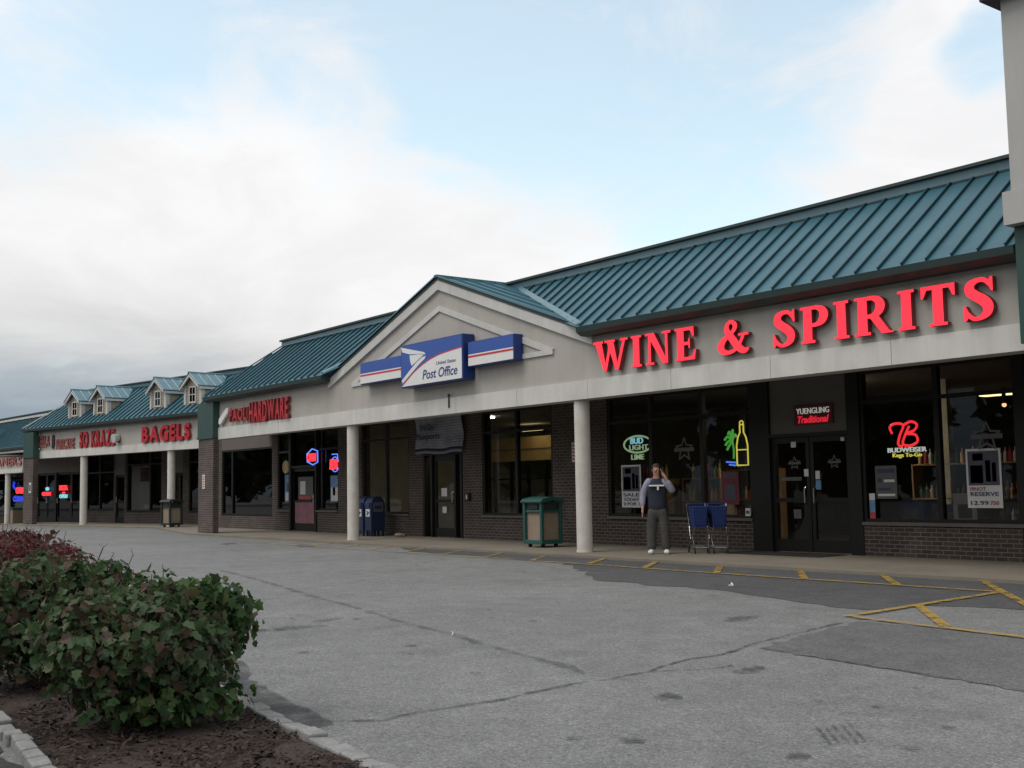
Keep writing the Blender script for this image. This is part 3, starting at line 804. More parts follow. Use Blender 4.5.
shrub(-14.0, 3.55, .7, .88, 'leafred', 3200, .065, 'burgundy-leaved shrub beside the lot-side kerb of the island', 26, grp=HG)

# ------------------------------------------------------------------ shared building parts
EY, EZ, TY, TZ = -.35, 4.62, 1.80, 6.30            # eave and top of the sloped metal roof in a facade's own frame
SLP = (TZ - EZ) / (TY - EY)
def rz_(y): return EZ + SLP * (y - EY)
def metal_roof(parent, off, x0, x1, hipL=False, hole=None, gable=None, hipflash='roof', far=0):
    """standing-seam slope from the eave up to a capped ridge; coordinates in the facade frame"""
    m = MB(off)
    hl = (TY - EY) if hipL else 0
    def panel(a, b, ya):
        al = a + (hl + (EY - EY)) if (hipL and a == x0) else a
        if hipL and a == x0:
            m.poly([(a, EY, EZ), (b, ya, rz_(ya)), (b, TY, TZ), (a + hl * .8, TY, TZ)])
        else:
            m.poly([(a, ya, rz_(ya)), (b, ya, rz_(ya)), (b, TY, TZ), (a, TY, TZ)])
    if hole:
        panel(x0, hole[0], EY); panel(hole[0], hole[1], .1); panel(hole[1], x1, EY)
        for e, s_ in ((hole[0], 1), (hole[1], -1)):
            m.poly([(e, EY, EZ), (e + s_ * 1.25, .1, rz_(.1)), (e, .1, rz_(.1))])
    else: panel(x0, x1, EY)
    n = Vector((0, -SLP, 1)).normalized()
    x = x1 - .12
    while x > x0 + .05:
        y0 = EY + .002; y1 = TY
        if hipL: y1 = min(TY, EY + (x - x0) / .8)
        if gable:
            d = abs(x - gable[0]); gz = gable[1] - gable[2] * d
            if gz > EZ: y0 = max(y0, EY + (gz - EZ) / SLP + .02)
        if y1 - y0 > .06:
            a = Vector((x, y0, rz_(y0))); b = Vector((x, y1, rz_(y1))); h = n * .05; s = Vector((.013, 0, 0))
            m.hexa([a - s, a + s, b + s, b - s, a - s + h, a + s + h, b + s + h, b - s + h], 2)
        x -= .42
    if hipL:
        m.poly([(x0, EY, EZ), (x0 + hl * .8, TY, TZ), (x0 + hl * .8, 14, TZ), (x0, 14, EZ)])
    xa = x0 + hl * .8 if hipL else x0
    m.box(xa - .05, x1, TY + .3, 14, TZ - .62, TZ - .5, 1)
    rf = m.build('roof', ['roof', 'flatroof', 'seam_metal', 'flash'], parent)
    # ridge cap: pale strip with a dark coping
    c = MB(off)
    c.box(xa, x1, TY - .05, TY + .28, TZ + .012, TZ + .17, 0)
    c.box(xa - .02, x1, TY - .13, TY + .34, TZ + .17, TZ + .225, 1)
    c.box(xa, x1, TY - .30, TY - .05, TZ - .16, TZ - .115, 0) if False else None
    c.build('ridge_cap', ['flash', 'gutter'], rf)
    if hipL:
        f = MB(off)
        a = Vector((x0, EY, EZ + .03)); b = Vector((x0 + hl * .8, TY, TZ + .03)); s = Vector((.07, -.02, .0)); u = Vector((0, 0, .05))
        f.hexa([a - s, a + s, b + s, b - s, a - s + u, a + s + u, b + s + u, b - s + u])
        f.build('hip_flashing', hipflash, rf)
    return rf

def gutter(parent, off, spans):
    for a, b in spans:
        m = MB(off)
        m.prism([(-.002, 4.43), (-.24, 4.43), (-.36, 4.50), (-.38, 4.615), (-.002, 4.615)], 'x', a, b)
        m.build('gutter', 'gutter', parent)

def window(parent, off, x0, x1, mull, y=2.58, sill=.62, top=3.40, tr=2.82, name='window', reveal='frame'):
    g = MB(off); g.poly([(x0 + .02, y, sill + .02), (x1 - .02, y, sill + .02), (x1 - .02, y, top - .02), (x0 + .02, y, top - .02)])
    w_ = g.build(name, 'glass', parent)
    f = MB(off)
    fy0, fy1 = y - .06, y + .05
    k = .035
    f.box(x0, x0 + 2 * k, fy0, fy1, sill, top); f.box(x1 - 2 * k, x1, fy0, fy1, sill, top)
    f.box(x0 + 2 * k, x1 - 2 * k, fy0, fy1, sill, sill + .06); f.box(x0 + 2 * k, x1 - 2 * k, fy0, fy1, top - .05, top)
    xsm = [x0 + 2 * k] + [q for mu in mull for q in (mu - .05, mu + .05)] + [x1 - 2 * k]
    for mu in mull: f.box(mu - .05, mu + .05, fy0, fy1, sill + .06, top - .05)
    if tr:
        for a, b in zip(xsm[::2], xsm[1::2]): f.box(a, b, fy0, fy1, tr - .035, tr + .035)
    f.build('frame', 'frame', w_)
    return w_

def glass_door(parent, off, x0, x1, z1, y=2.58, hx=None, rail=.12, kick=.24, hbar=1.02):
    f = MB(off); y0, y1 = y - .03, y + .03
    f.box(x0, x0 + rail * .7, y0, y1, .02, z1); f.box(x1 - rail * .7, x1, y0, y1, .02, z1)
    a, b = x0 + rail * .7, x1 - rail * .7
    f.box(a, b, y0, y1, .02, .02 + kick); f.box(a, b, y0, y1, z1 - rail, z1); f.box(a, b, y0, y1, hbar - .04, hbar + .04)
    d = f.build('door', 'frame', parent)
    g = MB(off); g.poly([(a, y, .02 + kick), (b, y, .02 + kick), (b, y, z1 - rail), (a, y, z1 - rail)])
    g.build('pane', 'doorglass', d)
    h = MB(off); hx = hx if hx is not None else x0 + .1
    h.tube([(hx, y - .035, .95), (hx, y - .09, .97), (hx, y - .09, 1.25), (hx, y - .035, 1.27)], .013, 8)
    h.build('handle', 'chrome', d)
    return d

def column(parent, off, x, y=.17, z1=3.16, r=.165):
    m = MB(off)
    m.tube([(x, y, 0), (x, y, .03), (x, y, .031), (x, y, z1)], [r + .012, r + .012, r, r], 28)
    return m.build('column', 'column', parent, smooth=False)

def pier(parent, off, x0, x1, y0=-.2, y1=.12, z0=0.0, zt=3.22, ztop=4.44):
    m = MB(off); m.box(x0, x1, y0, y1, z0, zt)
    p = m.build('pier', 'pierbrick', parent)
    g = MB(off); g.box(x0 - .03, x1 + .03, y0 - .03, y1 + .02, zt, ztop); g.box(x0 - .05, x1 + .05, y0 - .05, y1 + .03, zt - .02, zt + .06)
    g.build('green_panel', 'greenpanel', p)
    return p

def interior(parent, off, x0, x1, wall='int_dark', depth=9.0, floor='int_floor', ceil='soffit', zc=3.42, y0=2.62):
    m = MB(off)
    m.poly([(x0, y0, .005), (x1, y0, .005), (x1, depth, .005), (x0, depth, .005)], 1)
    m.poly([(x0, y0, zc), (x0, depth, zc), (x1, depth, zc), (x1, y0, zc)], 2)
    m.poly([(x0, depth, 0), (x1, depth, 0), (x1, depth, zc), (x0, depth, zc)], 0)
    m.poly([(x0, y0, 0), (x0, depth, 0), (x0, depth, zc), (x0, y0, zc)], 0)
    m.poly([(x1, y0, 0), (x1, y0, zc), (x1, depth, zc), (x1, depth, 0)], 0)
    return m.build('interior', [wall, floor, ceil], parent)

def brickwall(parent, off, boxes, y0=2.5, y1=2.8):
    for a, b, z0, z1 in boxes:
        m = MB(off); m.box(a, b, y0, y1, z0, z1); m.build('wall', 'brick', parent)

# ================================================================== main shop building (frame: x world + 23.5, y world - 15.5)
MP = (-23.5, 15.5, 0)
MAIN = thing('shop_building', 'long shop building with teal metal roof, stucco fascia and a central gable', 'building', MP)
OFF = (-23.5, 0, 0)     # builder x is world x, y is measured from the fascia
X0, X1 = -38.2, -8.42
# stucco front with the gable
PK = -23.5
GZ, GS = 6.53, .349
m = MB(OFF)
m.prism([(-37.4, 3.55), (X1, 3.55), (X1, 4.60), (-18.05, 4.60), (-17.92, GZ - .1 - GS * 5.58), (PK, GZ - .1), (-29.08, GZ - .1 - GS * 5.58), (-28.95, 4.60), (-37.4, 4.60)], 'y', 0, .28)
fas = m.build('fascia', 'stucco', MAIN)
xb = -37.3
while xb < X1:
    xe = min(xb + 2.42, X1 + .02)
    m = MB(OFF); m.box(xb, xe - .009, -.05, .36, 3.16, 3.55); m.build('beam', 'beam', MAIN); xb = xe + (0 if xe < X1 else 1)
m = MB(OFF); m.box(-37.3, X1, -.03, .34, 3.18, 3.54); m.build('beam_core', 'gutter', MAIN)
m = MB(OFF); m.poly([(-38.6, .36, 3.43), (-38.6, 2.9, 3.43), (X1, 2.9, 3.43), (X1, .36, 3.43)]); m.box(-38.6, X1, .29, 14, 3.56, 3.64)
m.build('soffit', 'soffit', MAIN)
m = MB(OFF); m.tube([(-23.05, -.075, 3.30), (-23.05, -.075, 3.60)], .018, 8); m.box(-23.08, -23.02, -.09, -.052, 3.58, 3.64); m.build('pipe_stub', 'black', MAIN)
# rake boards and inner triangle
m = MB(OFF)
for s in (-1, 1):
    def P(d, dz): return (PK + s * d, GZ - GS * d + dz)
    m.prism([P(0, -.03), P(5.74, -.03), P(5.74, -.27), P(0, -.27)], 'y', -.07, -.003)
    m.prism([P(0, .03), P(5.74, .03), P(5.74, -.03), P(0, -.03)], 'y', -.085, -.003, 1)
m.build('rake_board', ['white', 'gutter'], MAIN)
m = MB(OFF)
for s in (-1, 1):
    m.prism([(PK, 5.86), (PK + s * 4.45, 4.31), (PK + s * 4.05, 4.31), (PK, 5.72)], 'y', -.04, -.003)
m.box(PK - 4.42, PK + 4.42, -.042, -.003, 4.20, 4.31)
m.build('gable_moulding', 'white', MAIN)
# roofs
rf = metal_roof(MAIN, OFF, -37.75, X1, hipL=True, hole=(-29.1, -17.9), gable=(PK, GZ + .07, GS))
m = MB(OFF)
for s in (-1, 1):
    zA = GZ + .05
    dE = (zA - EZ) / GS
    yb = EY + (zA - EZ) / SLP
    A = (PK, -.115, zA); B = (PK + s * dE, -.115, EZ); B2 = (PK + s * dE, EY + .02, EZ); Cc = (PK, yb, zA)
    m.poly([A, B, Cc] if s > 0 else [A, Cc, B])
    y = -.10
    while y < yb - .15:
        zz = EZ + SLP * (y - EY); d1 = (zA - zz) / GS - .08
        if d1 > .1:
            h = .045
            a = Vector((PK, y, zA)); b = Vector((PK + s * d1, y, zA - GS * d1)); q = Vector((0, .014, 0)); u = Vector((0, 0, h))
            m.hexa([a - q, a + q, b + q, b - q, a - q + u, a + q + u, b + q + u, b - q + u])
        y += .44
    vb = Vector(B) + Vector((0, -.20, .02)); vc = Vector(Cc) + Vector((0, 0, .02)); q = Vector((.10 * s, 0, .03)); vb.z += .03; vc.z += .03
    m.hexa([vb - q, vb + q, vc + q, vc - q, vb - q + Vector((0, 0, .05)), vb + q + Vector((0, 0, .02)), vc + q + Vector((0, 0, .02)), vc - q + Vector((0, 0, .05))], 1)
    a = Vector((PK, -.10, zA + .003)); b = Vector((PK + s * 5.75, -.10, zA - GS * 5.75 + .003)); u = Vector((0, 0, .03)); q = Vector((0, .025, 0))
    m.hexa([a - q, b - q, b + q, a + q, a - q + u, b - q + u, b + q + u, a + q + u], 1)
m.box(PK - .07, PK + .07, -.13, EY + (GZ + .05 - EZ) / SLP - .1, GZ + .03, GZ + .09, 0)
m.build('gable_roof', ['roof', 'flash'], MAIN)
gutter(MAIN, OFF, [(-37.75, -29.1), (-17.9, X1)])
for x in (-18.4, -28.22): column(MAIN, OFF, x)
pier(MAIN, OFF, -38.50, -37.20, -.2, .0)
# storefront wall
TOP = 3.43
brickwall(MAIN, OFF, [(-22.3, -20.25, 0, TOP), (-20.25, -15.85, 0, .60), (-13.2, X1, 0, .56), (-26.25, -25.32, 0, TOP), (-25.32, -22.3, 0, .58), (-29.05, -28.3, 0, TOP), (-31.85, -29.05, 0, .58),
                      (-33.4, -31.85, 0, TOP), (-36.85, -33.4, 0, .02), (-34.9, -33.4, .02, .66), (-37.9, -36.85, 0, .66), (-38.35, -37.9, 0, TOP), (-42.9, -38.35, 0, .48), (-43.2, -42.9, 0, TOP), (-28.3, -26.25, 3.28, TOP)])
for k, (a, b, z) in enumerate([(-20.25, -15.85, .60), (-25.32, -22.3, .58), (-31.85, -29.05, .58), (-34.9, -33.4, .66), (-37.9, -36.85, .66), (-13.2, X1, .56)]):
    m = MB(OFF); m.box(a, b, 2.45, 2.8, z, z + .06); m.build('sill', 'sill', MAIN)
wA = window(MAIN, OFF, -20.25, -15.85, (-18.82, -17.25), sill=.66)
wB = window(MAIN, OFF, -13.2, -10.12, (-11.62,), sill=.62)
wB2 = window(MAIN, OFF, -9.95, X1, (), sill=.62)
wP2 = window(MAIN, OFF, -25.32, -22.3, (-23.82,), sill=.64, tr=2.84)
wP1 = window(MAIN, OFF, -31.85, -29.05, (-30.42,), sill=.64, tr=2.9)
wH = window(MAIN, OFF, -42.9, -38.35, (-41.95,), sill=.50, top=2.98, tr=None)
wH1 = window(MAIN, OFF, -37.9, -36.85, (), sill=.72, tr=2.75)
wH2 = window(MAIN, OFF, -34.9, -33.4, (-34.6,), sill=.72, tr=2.75)
m = MB(OFF); m.box(-42.9, -38.35, 2.50, 2.66, 2.99, TOP); m.build('header_panel', 'panelb', MAIN)
for (a, b, y0, y1, z0, z1) in [(-15.85, -15.36, 2.48, 2.75, 0, TOP), (-13.48, -13.2, 2.48, 2.75, 0, TOP), (-10.12, -9.95, 2.48, 2.75, 0, TOP), (-36.95, -36.80, 2.46, 2.7, 0, TOP), (-34.98, -34.88, 2.46, 2.7, 0, TOP),
                             (-36.80, -34.98, 2.48, 2.66, 2.16, 2.24), (-15.36, -13.48, 2.48, 2.66, 2.26, 2.32), (-28.28, -28.18, 2.48, 2.7, 0, 3.28), (-26.37, -26.27, 2.48, 2.7, 0, 3.28),
                             (-28.18, -26.37, 2.48, 2.66, 2.32, 2.40), (-27.86, -27.78, 2.48, 2.66, 0, 2.32), (-26.66, -26.58, 2.48, 2.66, 0, 2.32)]:
    m = MB(OFF); m.box(a, b, y0, y1, z0, z1); m.build('jamb', 'frame', MAIN)

m = MB(OFF); m.box(-15.36, -13.48, 2.54, 2.62, 2.32, TOP); m.build('header_panel', 'panel', MAIN)
m = MB(OFF); m.poly([(-36.80, 2.58, 2.24), (-34.98, 2.58, 2.24), (-34.98, 2.58, TOP), (-36.80, 2.58, TOP)]); m.build('transom_window', 'glass', MAIN)
m = MB(OFF); m.poly([(-28.18, 2.58, .02), (-27.86, 2.58, .02), (-27.86, 2.58, 2.32), (-28.18, 2.58, 2.32)]); m.build('sidelight', 'glass', MAIN)
m = MB(OFF); m.poly([(-26.58, 2.58, .02), (-26.37, 2.58, .02), (-26.37, 2.58, 2.32), (-26.58, 2.58, 2.32)]); m.build('sidelight', 'glass', MAIN)
m = MB(OFF); m.poly([(-28.18, 2.58, 2.40), (-26.37, 2.58, 2.40), (-26.37, 2.58, 3.28), (-28.18, 2.58, 3.28)]); m.build('transom_window', 'glass', MAIN)
dW1 = glass_door(MAIN, OFF, -15.36, -14.43, 2.26, hx=-14.53)
dW2 = glass_door(MAIN, OFF, -14.41, -13.48, 2.26, hx=-14.31)
dP = glass_door(MAIN, OFF, -27.78, -26.66, 2.32, hx=-26.78, rail=.17)
dH = glass_door(MAIN, OFF, -36.80, -34.98, 2.16, hx=-35.15)
m = MB(OFF); m.box(-36.60, -35.18, 2.535, 2.545, .27, .98); m.build('poster', 'poster_pink', dH)
m = MB(OFF); m.box(-36.35, -35.25, 2.535, 2.545, 1.1, 1.85); m.box(-36.2, -35.8, 2.528, 2.534, 1.25, 1.7, 1); m.box(-36.3, -35.4, 2.528, 2.534, 1.08, 1.2, 2); m.build('notice', ['decal', 'paper', 'poster_red'], dH)
for (a, b, c, d) in ((-27.38, -27.1, 1.15, 1.38), (-27.33, -27.13, .68, .86)):
    m = MB(OFF); m.box(a, b, 2.535, 2.545, c, d); m.build('notice', 'paper', dP)
# stickers on the drinks shop glass
def star(cx, cz, r, y, parent):
    m = MB(OFF); pts = []
    for k in range(10):
        a = math.pi / 2 + k * math.pi / 5; q = r if k % 2 == 0 else r * .45
        pts.append((cx + q * math.cos(a), cz + q * math.sin(a)))
    polys = stroke([(x, z, r * .13) for x, z in pts + pts[:1]], smooth=False) + [rc(cx - r * 1.15, cz - r * .16, cx + r * 1.15, cz + r * .16)]
    v, t = union(polys); m.shape(v, t, y, y + .004)
    return m.build('star_sticker', 'decal', parent)
star(-17.75, 2.12, .26, 2.505, wA); star(-10.68, 2.08, .25, 2.505, wB)
star(-14.78, 1.74, .13, 2.535, dW1); star(-13.83, 1.74, .13, 2.535, dW2)
for (a, b, c, d, mt, par) in ((-14.55, -14.45, 1.48, 1.62, 'paper', dW1), (-14.28, -14.18, 1.42, 1.58, 'paper', dW2), (-14.28, -14.16, 1.22, 1.40, 'poster_blue', dW2), (-14.85, -14.73, 2.05, 2.16, 'paper', dW1), (-13.66, -13.58, 2.13, 2.2, 'paper', dW2),
                              (-14.84, -14.66, .66, .84, 'decal', dW1), (-15.12, -14.62, 1.40, 1.47, 'decal', dW1)):
    m = MB(OFF); m.box(a, b, 2.53, 2.54, c, d); m.build('sticker', mt, par)
m = MB(OFF); m.box(-13.06, -12.94, 2.505, 2.51, .68, .80, 1); m.box(-13.06, -12.94, 2.505, 2.51, .80, 1.02, 0); m.box(-13.06, -12.94, 2.505, 2.51, 1.02, 1.14, 2); m.build('sticker', ['poster_blue', 'poster_red', 'paper'], wB)
# interiors
interior(MAIN, OFF, -21.3, X1, 'int_dark', 15.5)
iP = interior(MAIN, OFF, -32.6, -21.35, 'int_cream', 10.5)
interior(MAIN, OFF, -43.2, -32.65, 'int_dark', 9)
m = MB(OFF)    # tan counter front and service grille of the post office lobby
m.box(-32.5, -25.0, 8.0, 8.2, 2.25, 3.05); m.box(-32.5, -25.0, 7.97, 7.995, 2.62, 2.65, 1)
for k in range(8): m.box(-32.4 + k * .95, -32.32 + k * .95, 8.0, 8.1, .1, 2.25, 2)
m.box(-32.5, -25.0, 8.0, 8.1, 1.62, 1.68, 2)
m.build('service_counter', ['tan', 'int_floor', 'frame'], MAIN)
m = MB(OFF); m.box(-30.15, -29.1, 7.4, 7.62, 3.20, 3.27); m.build('ceiling_light', 'fluor', MAIN)
for (x, y) in ((-28.0, 2.95), (-28.0, 3.6)):
    m = MB(OFF); m.box(x, x + 1.3, y, y + .35, 3.36, 3.41); m.build('ceiling_light', 'fluor2', MAIN)  # added panels, hidden over the post office door to brighten the lobby
m = MB(OFF); m.box(-15.2, -14.0, 9.9, 10.2, 3.34, 3.40); m.build('ceiling_light', 'fluor', MAIN)
for (x, y) in ((-15.0, 3.1), (-15.2, 3.9)):
    m = MB(OFF); m.box(x - .1, x + .7, y, y + .3, 3.37, 3.41); m.build('ceiling_light', 'fluor3', MAIN)  # unseen panels behind the door header, added to light the shelves
for (x, y, z) in ((-13.6, 8.2, 3.0), (-12.9, 8.0, 3.0), (-12.2, 7.6, 3.0), (-14.7, 7.6, 3.35)):
    m = MB(OFF); m.cyl((x, y, z), (x, y, z + .35), .035, .05, 10); m.sphere((x, y, z - .02), .05, 10, 6, 1); m.build('ceiling_spot', ['black', 'spot'], MAIN)
m = MB(OFF); m.box(-13.55, -13.35, 5.6, 5.8, 0, 3.42); m.build('interior_post', 'int_cream', MAIN)
# shelving with goods in the drinks shop
def shelf(x0, x1, y, seed, h=1.5):
    rr = random.Random(seed)
    t = thing('display_shelf', None, 'shelf', (x0 + (x1 - x0) / 2, 15.5 + y, 0))
    oo = ((x0 + x1) / 2, y, 0)
    m = MB(oo)
    for z in (.1, .55, 1.0, h): m.box(x0, x1, y, y + .4, z - .03, z)
    m.box(x0 - .04, x0, y, y + .4, 0, h); m.box(x1, x1 + .04, y, y + .4, 0, h)
    m.build('rack', 'card', t)
    m = MB(oo); x = x0 + .08
    while x < x1 - .08:
        for z in (.1, .55, 1.0, h):
            c = rr.choice([0, 0, 1, 2, 3, 4])
            hh = rr.uniform(.24, .34)
            m.tube([(x, y + .15, z), (x, y + .15, z + hh * .6), (x, y + .15, z + hh * .78), (x, y + .15, z + hh)], [.04, .04, .014, .014], 7, c)
        x += rr.uniform(.10, .13)
    tag(m.build('goods', ['bingreen', 'poster_dark', 'poster_red', 'paper', 'tan'], t))
    return t
shelf(-20.0, -18.95, 3.1, 1)['label'] = 'low shelf of bottles behind the shop window left of the man'
shelf(-18.6, -17.5, 3.3, 2)['label'] = 'low shelf of bottles behind the window beside the man on the phone'
shelf(-11.4, -10.3, 3.6, 4, 1.0)['label'] = 'low shelf of bottles behind the window with the white bordered poster'
shelf(-19.9, -17.6, 5.2, 5, 1.7)['label'] = 'tall long shelf of bottles deeper inside, behind the neon bottle window'
shelf(-14.2, -11.6, 5.6, 6, 1.7)['label'] = 'tall long shelf of bottles deeper inside, behind the red neon letter B'

# ================================================================== signs on the main building
# red lit serif letters
sg = thing('shop_sign', 'large glowing red serif letters reading WINE & SPIRITS on the stucco fascia', 'sign', (-13.3, 15.5, 3.65))
word = [('W', 0), ('I', 0), ('N', 0), ('E', 0), ('_', .72), ('&', 0), ('_', .72), ('S', 0), ('P', 0), ('I', 0), ('R', 0), ('I', 0), ('T', 0), ('S', 0)]
gap = .14
lens = [serif_letter(c)[1] if c != '_' else .40 for c, _ in word]
tot = sum(lens) + gap * (len(word) - 1)
wx0, wx1, wz0, wh = -17.62, -8.88, 3.66, .615
k = (wx1 - wx0) / tot; x = 0
for (ch, _), L in zip(word, lens):
    if ch != '_':
        v, t = union(serif_letter(ch)[0])
        m = MB((0, 0, 0))
        m.shape([(a * k, b * wh) for a, b in v], t, -.13, -.03, 0, 1)
        m.build('letter', ['lit_red', 'lit_edge'], sg, loc=(wx0 + x * k + 13.3, 0, wz0 - 3.65))
    x += L + gap

# post office sign: three boxes
ps = thing('post_office_sign', 'blue and white box sign reading Post Office on the gable', 'sign', (-23.4, 15.5, 3.9))
O2 = (-23.4, 0, 3.9)
def panelbox(x0, x1, z0, z1, y0=-.30, y1=-.01):
    m = MB(O2); m.box(x0, x1, y0, y1, z0, z1)
    p = m.build('sign_box', 'signblue2', ps, bevel=.02)
    return p
cx0, cx1, cz0, cz1 = -24.78, -22.02, 3.90, 4.98
pb = panelbox(cx0, cx1, cz0, cz1, -.36)
U = lambda u, v: (cx0 + .03 + u * (cx1 - cx0 - .06), cz0 + .03 + v * (cz1 - cz0 - .06))
def flat(polys, y, mat, name, parent, dep=.004):
    v, t = union(polys); m = MB(O2); m.shape(v, t, y - dep, y); return m.build(name, mat, parent)
arc = cr([(.0, -.02), (.10, .13), (.23, .31), (.44, .51), (.67, .63), (1.0, .70)], 6)
flat([[U(0, 0), U(1, 0), U(1, 1), U(0, 1)]], -.361, 'signblue', 'blue_field', pb)
flat([[U(*p) for p in [(.005, 0)] + [(a, b) for a, b in arc if b > .01]] + [U(1, 0)]], -.365, 'signwhite', 'white_field', pb, .003)
flat(stroke([U(a, b + .015) + (.028,) for a, b in arc if b >= 0], smooth=False), -.3685, 'signred', 'red_stripe', pb, .003)
flat([[U(*p) for p in [(0, .98), (.40, .76), (.42, .70), (.34, .735), (.15, .775), (.02, .86)]],
      [U(*p) for p in [(.15, .745), (.31, .735), (.395, .70), (.28, .58), (.185, .48), (.16, .6)]],
      [U(*p) for p in [(.425, .665), (.41, .60), (.30, .47), (.16, .27), (.025, .08), (.012, .16), (.14, .36), (.27, .55), (.36, .64)]]], -.366, 'signwhite', 'eagle_emblem', pb, .004)
m = MB(O2); a = U(.37, .10); text_into(m, 'Post Office', a[0], -.3685, a[1], 1.52, .235, .004, shear=.22, bold=.012); m.build('lettering', 'signblue2', pb)
m = MB(O2); a = U(.60, .40); text_into(m, 'United States', a[0], -.3685, a[1] + .0, .84, .085, .004, shear=.22); m.build('lettering', 'signblue2', pb)
for (a, b) in ((-27.0, -24.88), (-21.92, -20.14)):
    p = panelbox(a, b, 4.17, 4.76, -.28)
    za, zb = 4.195, 4.735
    flat([rc(a + .02, za + .27, b - .02, zb)], -.281, 'signblue', 'blue_field', p)
    flat([rc(a + .02, za, b - .02, za + .265)], -.281, 'signwhite', 'white_field', p)
    flat([rc(a + .02, za + .19, b - .02, za + .235)], -.2865, 'signred', 'red_stripe', p, .003)

def letters(parent, txt, x0, x1, z0, z1, y, mats, depth=.10, bold=.03, off=(0, 0, 0), thin=.72):
    n = [(c, font_mesh(c, 1, 1)[3] if c != ' ' else .35) for c in txt]
    hh = z1 - z0
    ws = [a for _, a in n]; gp = .16
    tot = sum(ws) + gp * (len(n) - 1); k = (x1 - x0) / tot; x = x0
    for (c, a) in n:
        if c != ' ':
            m = MB(off)
            text_into(m, c, x, y, z0 if c != '-' else z0 + hh * .38, a * k, hh if c != '-' else hh * .14, depth, 0, 1, bold)
            m.build('letter', mats, parent)
        x += (a + gp) * k
hs = thing('shop_sign', 'dark red block letters reading PAOLI HARDWARE with a white diamond plate', 'sign', (-33, 15.5, 3.7))
O3 = (-33, 0, 3.7)
letters(hs, 'PAOLI', -36.08, -34.60, 3.69, 4.10, -.03, ['red_flat', 'lit_edge'], off=O3)
letters(hs, 'HARDWARE', -34.48, -31.70, 3.57, 4.22, -.03, ['red_flat', 'lit_edge'], off=O3)
m = MB(O3); m.prism([(-36.95, 3.66), (-36.80, 3.66), (-36.18, 4.02), (-36.18, 4.17), (-36.33, 4.17), (-36.95, 3.82)], 'y', -.12, -.03)
m.build('diamond_plate', 'signwhite', hs)

# hanging banner over the post office door
m = MB()
nx, nz = 24, 14
bx0, bx1, bz0, bz1 = -28.45, -26.05, 2.36, 3.42
def bp(i, j):
    u, v = i / nx, j / nz
    return (bx0 + (bx1 - bx0) * u + 27.25, .05 * math.sin(u * 13 + v * 3) * (1 - v) * .8 + .03 * math.sin(u * 5 - v * 7), bz0 + (bz1 - bz0) * v + .02 * math.sin(u * 9) * (1 - v) - 2.36)
for i in range(nx):
    for j in range(nz):
        m.poly([bp(i, j), bp(i + 1, j), bp(i + 1, j + 1), bp(i, j + 1)], 1 if j == 1 else (2 if j == 0 else 0))
bn = m.build('banner', ['banner', 'navy', 'lilac'], loc=(-27.25, 17.86, 2.36), smooth=True)
tag(bn, 'wrinkled grey cloth banner hung over the post office door', 'banner')
sm = bn.modifiers.new('solid', 'SOLIDIFY'); sm.thickness = .004
for (tx, xx, zz, ww, hh) in (('We Do', -28.1, 3.02, .75, .19), ('Passports', -28.25, 2.72, 1.2, .22)):
    m = MB((-27.25, 0, 2.36)); text_into(m, tx, xx, -.085, zz, ww, hh, .006, bold=.02); m.build('lettering', 'ink', bn)

# ------------------------------------------------------------------ neon signs and posters in the main building's windows
def neon(label, x, z, y=18.16):
    return thing('neon_sign', label, 'neon sign', (x, y, z))
def npart(parent, name, mat, fn, off):
    m = MB(off); fn(m); return m.build(name, mat, parent)
# pale green oval beer neon
o = neon('pale green oval neon reading BUD LIGHT LIME in the left drinks-shop window', -19.35, 1.95); f = (-19.35, 0, 1.95)
def fn(m):
    tube_xz(m, ring(-19.38, 2.30, .46, .19, 30, 25, 350), 0, .022)
npart(o, 'tube_ring', 'n_pale', fn, f)
m = MB(f); text_into(m, 'BUD', -19.62, .01, 2.31, .42, .14, .02, bold=.02); m.build('lettering', 'n_cyan', o)
m = MB(f); text_into(m, 'LIGHT', -19.66, .01, 2.17, .62, .12, .02, bold=.01); m.build('lettering', 'n_pale', o)
m = MB(f); text_into(m, 'LIME', -19.60, .01, 1.95, .42, .12, .02, bold=.01); m.build('lettering', 'n_pale', o)
# palm and bottle neon
o = neon('yellow neon bottle with a green neon palm beside it', -16.4, 1.72); f = (-16.4, 0, 1.72)
def fn(m):
    s = [(-16.38, 1.74), (-16.38, 2.15), (-16.34, 2.32), (-16.28, 2.42), (-16.28, 2.58), (-16.18, 2.58), (-16.18, 2.42), (-16.12, 2.32), (-16.08, 2.15), (-16.08, 1.74), (-16.38, 1.74)]
    tube_xz(m, s, 0, .017); tube_xz(m, [(-16.38, 2.06), (-16.08, 2.06)], 0, .012); tube_xz(m, ring(-16.23, 2.62, .05, .04, 12), 0, .014)
npart(o, 'bottle_tube', 'n_yellow', fn, f)
def fn(m):
    for k, (dx, dz) in enumerate([(-.22, .05), (-.20, -.06), (-.12, .16), (.02, .20), (-.16, -.16), (.10, .10), (-.03, .12)]):
        tube_xz(m, cr([(-16.50, 2.26), (-16.50 + dx * .6, 2.26 + dz * .9 + .04), (-16.50 + dx, 2.26 + dz - .03)], 5), .01, .028, n=5)
    tube_xz(m, cr([(-16.50, 2.26), (-16.47, 2.05), (-16.48, 1.88)], 5), .01, .02, n=5)
npart(o, 'palm_tube', 'n_green', fn, f)
npart(o, 'wave_tube', 'n_blue', lambda m: (tube_xz(m, [(-16.68, 1.82), (-16.42, 1.80)], 0, .018), tube_xz(m, [(-16.60, 1.76), (-16.42, 1.74)], 0, .018)), f)
